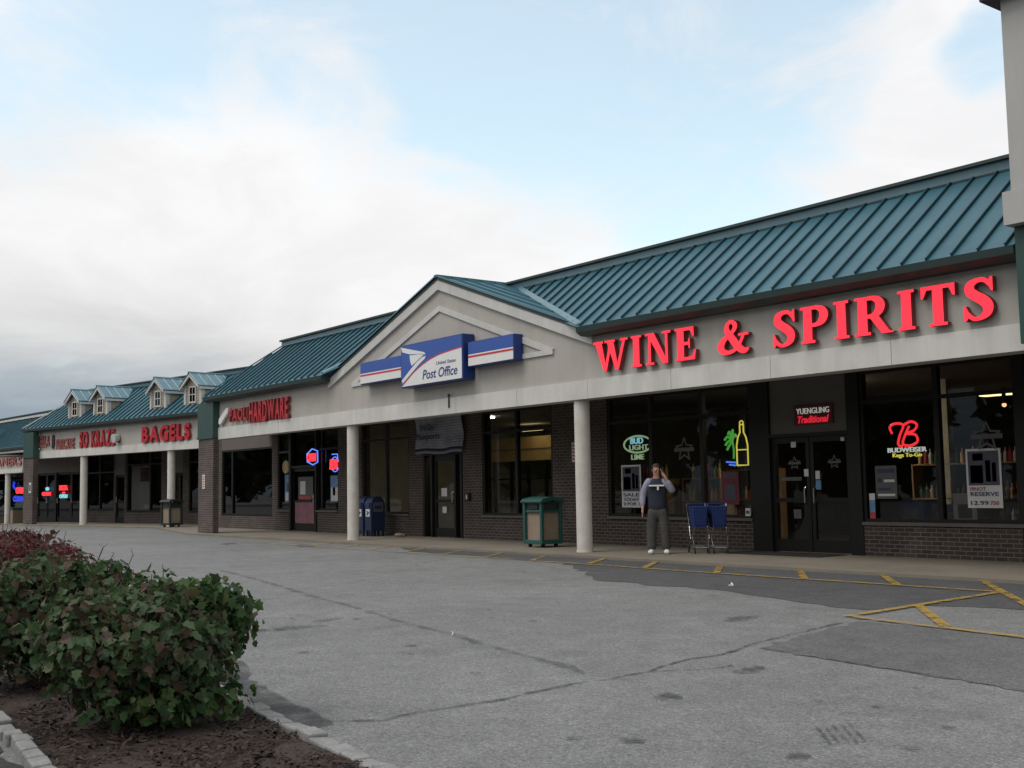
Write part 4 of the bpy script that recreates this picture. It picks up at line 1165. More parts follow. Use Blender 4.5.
# header sign over the drinks shop door
o = thing('illuminated_sign', 'small red and white lit sign on the panel above the drinks shop doors', 'sign', (-14.25, 18.03, 2.48)); f = (-14.25, 0, 2.48)
npart(o, 'frame_tube', 'maroon', lambda m: m.box(-14.72, -13.80, -.03, .0, 2.48, 2.86), f)
m = MB(f); text_into(m, 'YUENGLING', -14.65, -.032, 2.69, .78, .11, .015); m.build('lettering', 'n_dim', o)
m = MB(f); text_into(m, 'Traditional', -14.62, -.032, 2.51, .74, .14, .015, bold=.02, shear=.3); m.build('lettering', 'n_dimred', o)
# big red B neon
o = neon('red neon letter B over BUDWEISER Kegs To-Go in the right drinks-shop window', -12.3, 1.78); f = (-12.3, 0, 1.78)
def fn(m):
    b = cr([(-12.62, 2.22), (-12.66, 2.34), (-12.54, 2.40), (-12.38, 2.36), (-12.46, 2.18), (-12.50, 2.02), (-12.42, 1.98)], 6)
    tube_xz(m, b, 0, .024)
    b = cr([(-12.38, 2.36), (-12.22, 2.42), (-12.10, 2.36), (-12.16, 2.26), (-12.32, 2.21), (-12.14, 2.18), (-12.10, 2.06), (-12.24, 1.99), (-12.40, 2.02), (-12.36, 2.16), (-12.26, 2.34)], 6)
    tube_xz(m, b, 0, .024)
npart(o, 'tube_letter', 'n_red', fn, f)
m = MB(f); text_into(m, 'BUDWEISER', -12.72, .0, 1.875, .80, .085, .02, bold=.01); m.build('lettering', 'n_white', o)
m = MB(f); text_into(m, 'Kegs To-Go', -12.62, .0, 1.765, .60, .095, .02, bold=.01); m.build('lettering', 'n_yellow', o)
# hardware store neons
o = neon('red neon lettering inside a blue neon outline over the hardware shop door', -35.0, 2.22, 17.93); f = (-35.0, 0, 2.22)
npart(o, 'outline_tube', 'n_blue', lambda m: tube_xz(m, [(-35.45, 2.35), (-35.48, 2.62), (-35.10, 2.78), (-34.72, 2.70), (-34.70, 2.32), (-35.05, 2.24), (-35.45, 2.35)], 0, .022), f)
m = MB(f); text_into(m, 'OPEN', -35.42, -.01, 2.35, .62, .28, .03, bold=.04); m.build('lettering', 'n_red', o)
o = neon('red neon letters with a blue neon frame right of the hardware shop door', -33.6, 1.98, 17.98); f = (-33.6, 0, 1.98)
npart(o, 'outline_tube', 'n_blue', lambda m: (tube_xz(m, [(-33.80, 2.55), (-33.42, 2.55), (-33.40, 2.40)], 0, .016), tube_xz(m, ring(-33.62, 2.22, .26, .24, 20, 20, 330), .02, .016)), f)
m = MB(f); text_into(m, 'KEYS', -33.88, -.02, 2.05, .54, .34, .03, bold=.05, shear=.2); m.build('lettering', 'n_red', o)

def poster(x0, x1, z0, z1, label, y=18.062, base='paper', bits=(), name='poster', cat='poster', lines=()):
    cx, cz = (x0 + x1) / 2, z0
    o = thing(name, label, cat, (cx, y, cz)); f = (cx, 0, cz)
    m = MB(f); m.box(x0, x1, 0, .006, z0, z1); m.build('sheet', base, o)
    for (a, b, c, d, mt) in bits:
        m = MB(f); m.box(x0 + (x1 - x0) * a, x0 + (x1 - x0) * b, -.004, -.0005, z0 + (z1 - z0) * c, z0 + (z1 - z0) * d); m.build('print', mt, o)
    for (txt, a, b, c, d, mt) in lines:
        m = MB(f); text_into(m, txt, x0 + (x1 - x0) * a, -.006, z0 + (z1 - z0) * c, (x1 - x0) * (b - a), (z1 - z0) * (d - c), .004, bold=.01); m.build('lettering', mt, o)
    return o
wine_bits = [(.06, .94, .38, .96, 'poster_dark'), (.12, .48, .42, .72, 'poster_purple'), (.56, .70, .44, .80, 'poster_green'), (.74, .86, .44, .76, 'poster_green'), (.2, .5, .8, .92, 'decal')]
poster(-19.85, -19.2, .86, 1.83, 'white bordered drinks poster in the window beside the man', bits=wine_bits, lines=[('SALE', .1, .9, .26, .34, 'ink'), ('TODAY', .1, .9, .15, .23, 'ink'), ('2 FOR 1', .1, .9, .05, .12, 'ink')])
poster(-11.12, -10.48, .88, 1.88, 'white bordered drinks poster in the window below the red neon B side', bits=wine_bits, lines=[('PINOT', .1, .55, .29, .35, 'poster_red'), ('RESERVE', .1, .9, .20, .27, 'ink'), ('12.99', .1, .6, .05, .12, 'ink'), ('750', .65, .9, .05, .12, 'poster_red')])
poster(-12.95, -12.5, 1.04, 1.64, 'grey price list with torn corner under the red neon B', base='decal', bits=[(.1, .9, .78, .9, 'ink'), (.1, .3, .5, .62, 'ink'), (.4, .9, .5, .58, 'paper'), (.1, .7, .25, .33, 'ink'), (.1, .9, .08, .15, 'paper')])
poster(-16.75, -16.27, .93, 1.62, 'dark pinkish poster in the window under the neon bottle', base='maroon', bits=[(.1, .9, .8, .94, 'poster_dark'), (.2, .8, .15, .6, 'poster_dark')])
poster(-16.0, -15.87, .70, .86, 'small white notice card in the window corner by the doors', bits=[(.15, .85, .3, .7, 'decal')], y=17.93)
poster(-37.45, -36.95, .99, 1.95, 'blue tinted poster left of the hardware shop door', base='poster_blue', bits=[(.1, .9, .05, .35, 'paper'), (.3, .7, .4, .7, 'poster_dark')])
poster(-34.05, -33.5, .99, 1.86, 'pale blue poster right of the hardware shop door', base='poster_blue', bits=[(.08, .92, .05, .55, 'paper'), (.3, .6, .25, .55, 'poster_dark')])
o = thing('round_sign', 'pale yellow round sign in the window left of the hardware shop door', 'sign', (-37.2, 17.97, 1.99))
m = MB(); m.prism([(.26 * math.cos(t * math.pi / 12), .23 + .23 * math.sin(t * math.pi / 12)) for t in range(24)], 'y', 0, .03); m.build('disc', 'n_pale2' if 'n_pale2' in M else 'tan', o)
m = MB(); m.tube([(.20 * math.cos(t * math.pi / 12), -.01, .23 + .17 * math.sin(t * math.pi / 12)) for t in range(25)], .012, 6); m.build('rim', 'paper', o)
def plate(x, z, wd, h, y, label, mat='paper', name='wall_plaque'):
    o = thing(name, label, 'plaque', (x, y, z)); m = MB(); m.box(-wd / 2, wd / 2, -.012, 0, 0, h); m.build('plate', mat, o, bevel=.004)
    m = MB()
    for k in range(5): m.box(-wd * .36, wd * .36, -.015, -.0125, h * (.12 + .17 * k), h * (.20 + .17 * k))
    m.build('print', 'poster_red', o)
plate(-21.45, 1.95, .16, .48, 17.995, 'narrow pale plaque on the dark brick left of the drinks shop')
plate(-37.98, 1.50, .24, .48, 15.29, 'pale vertical plaque on the brick pier by the hardware shop')
m = MB((0, 0, 0)); m.box(-.09, .09, -.08, 0, 0, .22); m.box(-.03, .03, -.10, -.081, .05, .17, 1)
tag(m.build('intercom_box', ['black', 'paper'], loc=(-25.95, 18.0, 1.02), bevel=.01), 'small black intercom box on the brick right of the post office door', 'intercom')
# cartons and bags inside the right drinks window
for k, (x, y, wd, h, mt, lab) in enumerate([(-12.55, 18.75, .5, .50, 'cartblue', 'blue carton stacked behind the right drinks window'), (-11.95, 18.9, .6, .42, 'mailblue', 'darker blue carton behind the right drinks window'),
                                           (-11.45, 18.7, .45, .62, 'paper', 'white carton stand behind the window under the mullion')]):
    m = MB(); m.box(-wd / 2, wd / 2, -.2, .2, .0, h); m.box(-wd / 2 - .005, wd / 2 + .005, -.03, .03, h * .999, h + .004, 1); m.box(-wd * .3, wd * .3, -.206, -.2005, h * .3, h * .7, 1)
    tag(m.build('carton', [mt, 'decal'], loc=(x, y, .5), bevel=.01), lab, 'carton')
m = MB(); m.box(-1.2, 1.2, -.5, .5, 0, .48); m.box(-1.25, 1.25, -.55, .55, .48, .499)
tag(m.build('display_table', 'int_dark', loc=(-11.9, 18.75, .0)), 'low dark display plinth carrying cartons behind the right window', 'table')
# door mat
m = MB(); m.box(-1.25, 1.05, -.42, .42, 0, .012); m.box(-1.18, .98, -.36, .36, .012, .018)
tag(m.build('door_mat', 'rubber', loc=(-14.55, 17.45, .0)), 'long black rubber mat in front of the drinks shop doors', 'mat')

# ================================================================== wing with dormers
WING = thing('shop_building', 'shop building with four dormers on its teal roof, angled toward the lot', 'building', tuple(WP), WA)
Z0 = (0, 0, 0)
WX0, WX1 = -14.2, 1.2
m = MB(); m.box(-13.95, WX1, 0, .28, 3.5, 4.6); m.build('fascia', 'stucco', WING)
m = MB(); m.box(-14.12, WX1, -.05, .36, 3.16, 3.5); m.build('beam', 'beam', WING)
m = MB(); m.poly([(-20.5, .36, 3.43), (-20.5, 2.9, 3.43), (WX1, 2.9, 3.43), (WX1, .36, 3.43)]); m.box(-20.5, WX1, .29, 13, 3.56, 3.64); m.build('soffit', 'soffit', WING)
wrf = metal_roof(WING, Z0, -15.1, WX1 + .3, hipL=True, hipflash='white')
gutter(WING, Z0, [(-15.1, WX1)])
for x in (-9.8, -2.27): column(WING, Z0, x)
pier(WING, Z0, -14.85, -13.85, -.36, -.12)
brickwall(WING, Z0, [(-20.2, -19.5, 0, TOP), (-14.1, -11.35, 0, .58), (-14.25, -14.1, 0, TOP), (-10.15, -7.0, 0, .52), (-11.35, -11.2, 0, TOP), (-10.35, -10.15, 0, TOP), (-7.0, -6.6, 0, TOP), (-5.2, -4.7, 0, TOP), (-4.7, -.2, 0, .5), (-.2, 1.4, 0, TOP)])
for (a, b, mu, si, t_) in ((-14.1, -11.35, (-12.8,), .6, 2.45), (-10.15, -7.0, (-8.05,), .54, 2.75), (-4.7, -.2, (-3.2, -1.7), .52, 2.75)): window(WING, Z0, a, b, mu, sill=si, tr=t_)
m = MB(); m.box(-19.5, -14.25, 2.5, 2.66, 2.55, TOP); m.build('header_panel', 'panelb', WING)
for a, b in ((-17.5, -17.3), (-14.35, -14.25)):
    m = MB(); m.box(a, b, 2.48, 2.7, 0, 2.55); m.build('jamb', 'frame', WING)
glass_door(WING, Z0, -19.5, -18.5, 2.55); glass_door(WING, Z0, -18.48, -17.5, 2.55); glass_door(WING, Z0, -17.3, -15.8, 2.55); glass_door(WING, Z0, -15.78, -14.35, 2.55)
glass_door(WING, Z0, -11.2, -10.35, 2.3); glass_door(WING, Z0, -6.6, -5.2, 2.3)
for a, b in ((-11.2, -10.35), (-6.6, -5.2)):
    m = MB(); m.box(a, b, 2.5, 2.66, 2.3, TOP); m.build('header_panel', 'panel', WING)
interior(WING, Z0, -20.2, 1.0, 'int_dark', 9)

def dormer(x, label=None):
    """clapboard dormer: cheeks, gabled metal roof, white corner boards, sash window"""
    w2, y0, zb, ze, zp = .575, .10, rz_(.10), 5.80, 6.24
    yb_e = EY + (ze - EZ) / SLP; yb_p = EY + (zp - EZ) / SLP
    m = MB()
    m.prism([(x - w2, zb), (x + w2, zb), (x + w2, ze), (x, zp - .05), (x - w2, ze)], 'y', y0, y0 + .04)
    for s in (-1, 1):
        m.prism([(y0 + .04, rz_(y0 + .04)), (yb_e, ze), (y0 + .04, ze)], 'x', x + s * w2 - .02, x + s * w2 + .02)
    # lap siding boards as real ridges
    z = zb + .06
    while z < ze + .2:
        hw = w2 if z < ze else w2 * (zp - z) / (zp - ze)
        if hw > .05: m.box(x - hw + .02, x + hw - .02, y0 - .014, y0, z, z + .02)
        if z < ze:
            for s in (-1, 1):
                ye = EY + (z - EZ) / SLP
                if ye > y0 + .1: m.box(x + s * (w2 + .02), x + s * (w2 + .034), y0 + .06, ye, z, z + .02)
        z += .105
    d = m.build('dormer', 'siding', WING)
    t = MB()
    for s in (-1, 1):
        t.box(x + s * w2 - .065, x + s * w2 + .065, y0 - .03, y0 + .05, zb, ze)
        t.box(x + s * (w2 + .036) - .012, x + s * (w2 + .036) + .012, y0 + .05, y0 + .17, rz_(y0 + .17), ze)
        a = [(x, zp + .0), (x + s * (w2 + .15), ze - .10), (x + s * (w2 + .15), ze - .22), (x, zp - .12)]
        t.prism(a, 'y', y0 - .20, y0 - .14)
        t.prism([(y0 - .20, ze - .22), (yb_e, ze - .22), (yb_e, ze - .12), (y0 - .20, ze - .12)], 'x', x + s * (w2 + .12), x + s * (w2 + .15))
    t.build('corner_board', 'white', d)
    r_ = MB()
    for s in (-1, 1):
        e = w2 + .17
        A = Vector((x, y0 - .22, zp + .02)); B = Vector((x + s * e, y0 - .22, ze - .10)); yv = EY + (ze - .10 - EZ) / SLP
        Cc = Vector((x, yb_p + .02, zp + .02)); Dd = Vector((x + s * e, yv, ze - .10)); u = Vector((0, 0, .035))
        r_.hexa([A, B, Dd, Cc, A + u, B + u, Dd + u, Cc + u])
        y = y0 - .2
        while y < yb_p - .1:
            z1 = zp + .055; tt = 1.0
            a = Vector((x, y, zp + .055)); b = Vector((x + s * e, y, ze - .065))
            if y > yv:
                q = max(0, min(1, (yb_p - y) / (yb_p - yv))); b = a.lerp(b, q)
            r_.tube([a, b], .018, 4)
            y += .40
    r_.tube([(x, y0 - .24, zp + .05), (x, yb_p, zp + .05)], .045, 6)
    r_.build('dormer_roof', 'flash', d)
    g = MB(); g.box(x - .20, x + .20, y0 - .022, y0 - .016, 5.10, 5.68)
    g.build('window', 'dormglass', d)
    f = MB()
    f.box(x - .26, x - .20, y0 - .04, y0, 5.04, 5.74); f.box(x + .20, x + .26, y0 - .04, y0, 5.04, 5.74)
    f.box(x - .20, x + .20, y0 - .04, y0, 5.04, 5.10); f.box(x - .20, x + .20, y0 - .04, y0, 5.68, 5.74)
    f.box(x - .012, x + .012, y0 - .035, y0 - .023, 5.10, 5.68); f.box(x - .20, x + .20, y0 - .036, y0 - .024, 5.375, 5.405)
    f.build('window_frame', 'white', d)
for x in (-10.62, -8.20, -3.25, -.56): dormer(x)

def wing_sign(label, xc, z, name='shop_sign'):
    p = wl(xc, 0, z); return thing(name, label, 'sign', p, WA)
o = wing_sign('red block letters reading BAGELS on the dormered building', -2.3, 3.55); letters(o, 'BAGELS', -4.2, -.45, 3.55, 4.22, -.03, ['dim_red', 'lit_edge'], off=(-2.3, 0, 3.55), bold=.04)
o = wing_sign('red block letters reading SO KRAZE beside a small round lamp', -8.2, 3.5); letters(o, 'SO KRAZE', -9.8, -6.62, 3.52, 4.26, -.03, ['dim_red', 'lit_edge'], off=(-8.2, 0, 3.5), bold=.03, depth=.06)
o = wing_sign('thin faded red letters reading BELLA TOSCANE left of a black mark', -12.2, 3.5)
letters(o, 'BELLA', -14.0, -12.85, 3.72, 4.24, -.03, ['pink_flat', 'lit_edge'], off=(-12.2, 0, 3.5), bold=.01, depth=.05)
letters(o, 'TOSCANE', -12.2, -10.35, 3.54, 4.02, -.03, ['pink_flat', 'lit_edge'], off=(-12.2, 0, 3.5), bold=.01, depth=.05)
m = MB((-12.2, 0, 3.5)); m.prism([(-12.62, 3.60), (-12.40, 3.60), (-12.34, 3.85), (-12.40, 4.22), (-12.52, 4.28), (-12.60, 4.1)], 'y', -.06, -.03); m.build('emblem', 'black', o)
o = thing('floodlight', 'round grey floodlight on the fascia right of the SO KRAZE letters', 'lamp', wl(-6.3, 0, 3.7), WA)
m = MB(); m.cyl((0, -.05, .15), (0, -.30, .12), .16, .20, 16); m.build('lamp_head', 'tin', o)
m = MB(); m.box(-.1, .1, -.06, -.002, -.05, .1); m.tube([(0, -.03, .0), (0, -.12, .05), (0, -.16, .12)], .025, 8); m.build('bracket', 'black', o)
def wing_neon(label, x, z): return thing('neon_sign', label, 'neon sign', wl(x, 2.45, z), WA)
o = wing_neon('small red neon sign with a white dot on top, left doors', -18.3, 1.36); m = MB(); text_into(m, 'OPEN', -.5, 0, 0, 1.0, .20, .03, bold=.07); m.build('lettering', 'n_red', o); m = MB(); m.sphere((.08, 0, .36), .10, 10, 6); m.build('bulb', 'n_cyan', o)
o = wing_neon('red neon word above a small pale blue neon word, glass door', -16.4, 1.22); m = MB(); text_into(m, 'PIZZA', -.45, 0, .40, .9, .26, .03, bold=.06); m.build('lettering', 'n_red', o); m = MB(); text_into(m, 'OPEN', -.42, 0, 0, .84, .20, .03, bold=.04); m.build('lettering', 'n_cyan', o)
m = MB(); m.tube([(-.1, 0, .28), (.1, 0, .28)], .05, 6); m.build('tube_bar', 'n_red', o)
o = thing('window_blind', 'pale grey blind with printed sheet in the wing shop window', 'blind', wl(-9.1, 2.68, .6), WA)
m = MB(); m.box(-.9, .85, 0, .012, 0, 2.1); m.build('cloth', 'paper', o); m = MB(); m.box(-.1, .75, -.006, -.001, 1.35, 2.0)
m.build('print', 'poster_pink', o); m = MB(); text_into(m, 'FRESH', -.05, -.007, 1.6, .7, .16, .003); m.build('lettering', 'ink', o)
o = thing('wall_plaque', 'pale vertical plaque on the farther brick pier of the dormered building', 'plaque', wl(-14.1, -.37, 1.5), WA); m = MB(); m.box(-.12, .12, -.012, 0, 0, .5); m.build('plate', 'paper', o)
m = MB(); m.box(-.08, .08, -.016, -.013, .1, .4); m.build('print', 'decal', o)

# ================================================================== far block beyond the wing
FA = R(4); FP = (-73.66, 17.27, -.4)
FAR = thing('shop_building', 'farthest shop building, lower and cut off at the left edge', 'building', FP, FA)
def fl(x, y, z=0): return (FP[0] + x * math.cos(FA) - y * math.sin(FA), FP[1] + x * math.sin(FA) + y * math.cos(FA), FP[2] + z)
m = MB(); m.box(-14, 3.0, 0, .28, 3.38, 4.35); m.build('fascia', 'stucco', FAR)
m = MB(); m.box(-14, 3.03, -.05, .36, 3.13, 3.38); m.build('beam', 'beam', FAR)
m = MB(); m.poly([(-14, .36, 3.4), (-14, 2.9, 3.4), (8, 2.9, 3.4), (8, .36, 3.4)]); m.build('soffit', 'soffit', FAR)
TYs, TZs = TY, TZ
TZ = 6.62; SLP = (TZ - EZ) / (TY - EY)
metal_roof(FAR, Z0, -14, 8, hipflash='flash')
m = MB(); m.prism([(TY - .02, TZ + .02), (TY - .16, TZ - .06), (TY - .16, TZ + .05), (TY - .02, TZ + .1)], 'x', -14, 8); m.build('flashing', 'white', FAR)
gutter(FAR, Z0, [(-14, 8)])
for x in (-.1, -7.6): column(FAR, Z0, x, z1=3.13)
m = MB(); y_ = .75
m.box(-5.6, -3.35, .2, 1.4, 4.9, 6.0); m.build('dormer', 'flash', FAR)
m = MB(); m.hexa([(-5.8, .1, 5.98), (-3.2, .1, 4.75), (-3.2, 1.5, 4.75), (-5.8, 1.5, 5.98), (-5.8, .1, 6.06), (-3.2, .1, 4.83), (-3.2, 1.5, 4.83), (-5.8, 1.5, 6.06)]); m.build('dormer_roof', 'flash', FAR)
TY, TZ = TYs, TZs; SLP = (TZ - EZ) / (TY - EY)
brickwall(FAR, Z0, [(-14, 8, 0, .5), (-4.5, -4.2, .5, 3.4), (2.0, 2.6, .5, 3.4)])
window(FAR, Z0, -14, -4.5, (-11, -7.8), sill=.5, top=3.38); window(FAR, Z0, -4.2, 2.0, (-2.2, .0), sill=.5, top=3.38); window(FAR, Z0, 2.6, 8, (5,), sill=.5, top=3.38)
interior(FAR, Z0, -14, 8, 'int_dark', 9)
m = MB(); m.box(-14, 8, -.8, 2.6, -.12, 0); m.build('footing', 'concrete', FAR)
o = thing('shop_sign', 'faded pinkish letters reading CLEANERS at the left edge', 'sign', fl(0, 0, 3.6), FA); letters(o, 'CLEANERS', -4.3, 2.9, 3.58, 4.05, -.03, ['pink_flat', 'lit_edge'], bold=.01, depth=.05, off=(0, 0, 3.6))
o = thing('neon_sign', 'blue and red stacked neon sign in the farthest shop window', 'neon sign', fl(-5.4, 2.45, 1.5), FA)
m = MB(); text_into(m, 'OPEN', -.4, 0, .42, 1.75, .42, .03, bold=.08); m.build('lettering', 'n_red', o)
m = MB(); text_into(m, 'CLEAN', -.9, 0, -.10, 2.2, .38, .03, bold=.08); m.build('lettering', 'n_dblue', o)
m = MB(); m.tube([(-.8, 0, 1.2), (-.9, 0, .9), (-.6, 0, .75)], .07, 6); m.build('tube_bar', 'n_dblue', o)
o = thing('litter_bin', 'small pale bin by the farthest column at the left edge', 'bin', fl(-2.4, 1.4), FA)
m = MB(); m.box(-.45, .45, -.35, .35, .08, .95); m.build('body', 'aggregate', o, bevel=.03)
m = MB(); m.box(-.5, .5, -.4, .4, .95, 1.05); m.box(-.42, .42, -.32, .32, 0, .08); m.build('lid', 'bingreen', o, bevel=.02)

# ================================================================== stucco tower building at the right edge
TW = thing('stucco_tower', 'grey stucco tower with a projecting band at the right edge', 'building', (-5, 15.1, 0))
O5 = (-5, -.4, 0)
m = MB(O5); m.box(-8.36, -1.5, -.45, 4, 5.34, 8.10); m.build('tower_wall', 'stucco2', TW)
m = MB(O5); m.box(-8.45, -1.4, -.53, 4.1, 4.87, 5.34); m.build('tower_band', 'stucco2', TW)
m = MB(O5); m.box(-8.56, -1.3, -.65, 4.3, 8.10, 8.24); m.build('eave', 'eave_dark', TW)
m = MB(O5); a, b, c, d = (-8.7, -.76, 8.24), (-1.26, -.76, 8.24), (-1.26, 4.34, 8.24), (-8.7, 4.34, 8.24); p = (-5, 1.8, 10.1)
m.poly([a, b, p]); m.poly([b, c, p]); m.poly([c, d, p]); m.poly([d, a, p]); m.build('tower_roof', 'roof', TW)
m = MB(O5); m.box(-8.40, -1.5, -.35, -.05, 3.22, 4.87); m.build('green_panel', 'greenpanel', TW)
m = MB(O5); m.box(-8.34, -7.1, -.3, .05, 0, 3.22); m.build('pier', 'pierbrick', TW)
m = MB(O5); m.box(-2.9, -1.5, -.3, .05, 0, 3.22); m.build('pier', 'pierbrick', TW)
m = MB(O5); m.box(-8.39, 2.0, 2.52, 2.8, 0, 3.4); m.box(-8.39, -1.5, .0, 2.5, 3.45, 3.55); m.build('back_wall', 'brick', TW)

# ================================================================== things on the walk
# waste bins
def bin_(label, loc, rz, mats, grp):
    t = thing('litter_bin', label, 'bin', loc, rz, grp)
    W_, D_, H_ = .31, .27, 1.14
    m = MB(); m.box(-W_ + .04, W_ - .04, -D_ + .04, D_ - .04, .14, .80); m.build('body', mats[1], t)
    m = MB()
    for sx in (-1, 1):
        for sy in (-1, 1): m.box(sx * W_ - .035, sx * W_ + .035, sy * D_ - .035, sy * D_ + .035, .10, 1.06)
    m.box(-W_ - .03, W_ + .03, -D_ - .03, D_ + .03, .08, .17); m.box(-W_ - .01, W_ + .01, -D_ - .01, D_ + .01, .79, .84)
    m.build('frame', mats[0], t, bevel=.008)
    m = MB()
    prof = [(-D_ - .08, 1.03), (-D_ - .02, 1.09), (-D_ * .3, 1.14), (D_ * .3, 1.14), (D_ + .02, 1.09), (D_ + .08, 1.03), (D_ + .06, 1.0), (0, 1.06), (-D_ - .06, 1.0)]
    m.prism(prof, 'x', -W_ - .07, W_ + .07); m.build('lid', mats[0], t)
    m = MB(); m.box(-W_ + .05, W_ - .05, -D_ + .02, D_ - .02, .84, 1.0); m.box(-.17, .17, -D_ - .012, -D_ + .019, .86, .97, 1); m.build('opening', [mats[2], 'black'], t)
    for sx in (-1, 1):
        for sy in (-1, 1):
            m = MB(); m.cyl((sx * .23 - .025, sy * .19, .04), (sx * .23 + .025, sy * .19, .04), .042, None, 12); m.box(sx * .23 - .03, sx * .23 + .03, sy * .19 - .02, sy * .19 + .02, .04, .09)
            m.build('caster', 'rubber', t)
    return t
bin_('green framed litter bin with pebble panels beside the near column', (-20.72, 16.40, 0), 0, ('bingreen', 'aggregate', 'gutter'), 'litter bins on the walk')
p = wl(-1.35, -.35); bin_('dark framed tan litter bin in front of the bagel shop column', p, WA, ('bindark', 'aggregate', 'bindark'), 'litter bins on the walk')

# mail collection boxes
def mailbox(label, loc, rz, W_=.27, D_=.28, H_=1.28):
    t = thing('mailbox', label, 'mailbox', loc, rz, 'blue mailboxes')
    m = MB(); pr = [(-D_, .16), (D_, .16), (D_, H_ - .28)]
    for k in range(9):
        a = k / 8 * math.pi; pr.append((D_ * math.cos(a), H_ - .28 + .26 * math.sin(a)))
    m.prism(pr, 'x', -W_, W_); m.build('body', 'mailblue', t, bevel=.015)
    m = MB(); m.box(-W_ * .75, W_ * .75, -D_ - .035, -D_ - .001, H_ - .36, H_ - .20); m.build('slot_door', 'signblue2', t, bevel=.01)
    m = MB(); m.box(-W_ * .62, W_ * .62, -D_ - .008, -D_ - .001, .58, .80); v, tt = union([[(-W_ * .5, .77), (W_ * .55, .70), (W_ * .2, .66), (-W_ * .1, .61), (-W_ * .35, .61), (-W_ * .1, .70)]]); m.shape(v, tt, -D_ - .012, -D_ - .009, 1, 1)
    m.build('emblem', ['signwhite', 'signblue2'], t)
    m = MB(); m.box(W_ + .001, W_ + .006, -D_ * .7, D_ * .7, .72, 1.0)
    m.box(W_ + .0065, W_ + .009, -D_ * .5, D_ * .5, .8, .9, 1); m.build('side_emblem', ['decal', 'signblue2'], t)
    for sx in (-1, 1):
        for sy in (-1, 1):
            m = MB(); m.box(sx * (W_ - .05) - .03, sx * (W_ - .05) + .03, sy * (D_ - .05) - .03, sy * (D_ - .05) + .03, 0, .17); m.build('leg', 'mailblue', t)
mailbox('blue mailbox next to the column', (-30.34, 17.30, 0), 0, .185, .24, 1.20)
mailbox('blue mailbox nearer the post office door', (-29.92, 17.34, 0), 0, .185, .24, 1.20)

# shopping carts
def cart(label, loc, rz):
    t = thing('shopping_cart', label, 'shopping cart', loc, rz, 'blue shopping carts')
    # length along local x: handle at -x, nose at +x
    zt, zb = .96, .54
    top = [(-.40, -.23), (.42, -.17), (.42, .17), (-.40, .23)]; bot = [(-.30, -.18), (.34, -.13), (.34, .13), (-.30, .18)]
    m = MB()
    def lerp(a, b, t_): return tuple(a[i] + (b[i] - a[i]) * t_ for i in range(len(a)))
    def bar(a, b, r): m.tube([a, b], r, 4)
    for k in range(4):
        a0, a1 = top[k] + (zt,), top[(k + 1) % 4] + (zt,); b0, b1 = bot[k] + (zb,), bot[(k + 1) % 4] + (zb,)
        n = 12 if k % 2 == 0 else 7
        for i in range(n + 1): bar(lerp(a0, a1, i / n), lerp(b0, b1, i / n), .011)
        for j in range(7): bar(lerp(a0, b0, j / 6), lerp(a1, b1, j / 6), .014 if j in (0, 6) else .011)
        c = [lerp(a0, b0, .12), lerp(a1, b1, .12), lerp(a1, b1, .86), lerp(a0, b0, .86)]
        m.poly([lerp(q, (0, 0, .76), .015) for q in c])
    for i in range(9): bar(lerp(bot[0] + (zb,), bot[1] + (zb,), i / 8), lerp(bot[3] + (zb,), bot[2] + (zb,), i / 8), .010)
    m.build('basket', 'cartblue', t)
    m = MB()
    for s in (-1, 1):
        m.tube([(-.46, s * .27, 1.02), (-.40, s * .26, .86), (-.30, s * .23, .55), (-.05, s * .23, .30), (-.36, s * .26, .13)], .014, 7)
        m.tube([(.34, s * .165, .55), (.12, s * .20, .34), (.36, s * .17, .13)], .014, 7)
        m.tube([(-.36, s * .26, .13), (.36, s * .17, .13)], .014, 7)
    m.tube([(-.36, -.26, .13), (-.36, .26, .13)], .012, 6); m.tube([(.36, -.17, .13), (.36, .17, .13)], .012, 6)
    m.build('chassis', 'chrome', t)
    m = MB(); m.tube([(-.47, -.29, 1.02), (-.47, .29, 1.02)], .022, 10); m.build('handle', 'cartblue', t)
    t.scale = (.78, .78, .95)
    for (x, y) in ((-.36, .25), (-.36, -.25), (.36, .17), (.36, -.17)):
        m = MB(); m.cyl((x, y - .016, .058), (x, y + .016, .058), .058, None, 14); m.box(x - .02, x + .02, y - .022, y + .022, .08, .13); m.build('wheel', 'rubber', t)
cart('blue plastic shopping cart nearer the man', (-16.20, 16.80, 0), R(-40))
cart('blue plastic shopping cart nearer the shop doors', (-15.90, 17.02, 0), R(-40))

# litter on the lot
for i, (x, y, s) in enumerate([(-11.06, 12.05, .045), (-9.3, 6.23, .018)]):
    m = MB(); rr = random.Random(i)
    P = [(s * math.cos(k * 1.05) * rr.uniform(.6, 1.1), s * .7 * math.sin(k * 1.05) * rr.uniform(.6, 1.1)) for k in range(6)]
    m.prism(P, 'z', 0, .012); m.poly([(P[0][0], P[0][1], .013), (P[1][0], P[1][1], .03), (P[2][0], P[2][1], .045), (0, 0, .02)])
    tag(m.build('paper_scrap', 'paper', loc=(x, y, LOT + .005)), ['crumpled white scrap of paper on the dark asphalt strip', 'tiny white scrap of paper in the open lot'][i], 'litter')
m = MB(); m.sphere((0, 0, .05), .12, 9, 6, 0, (1.3, .8, .5)); m.sphere((.12, .05, .04), .08, 8, 5, 0, (1, 1, .6))
tag(m.build('stone', 'aggregate', loc=(-28.9, 17.55, 0), rz=.4), 'small pale stone on the walk right of the mailboxes', 'stone')

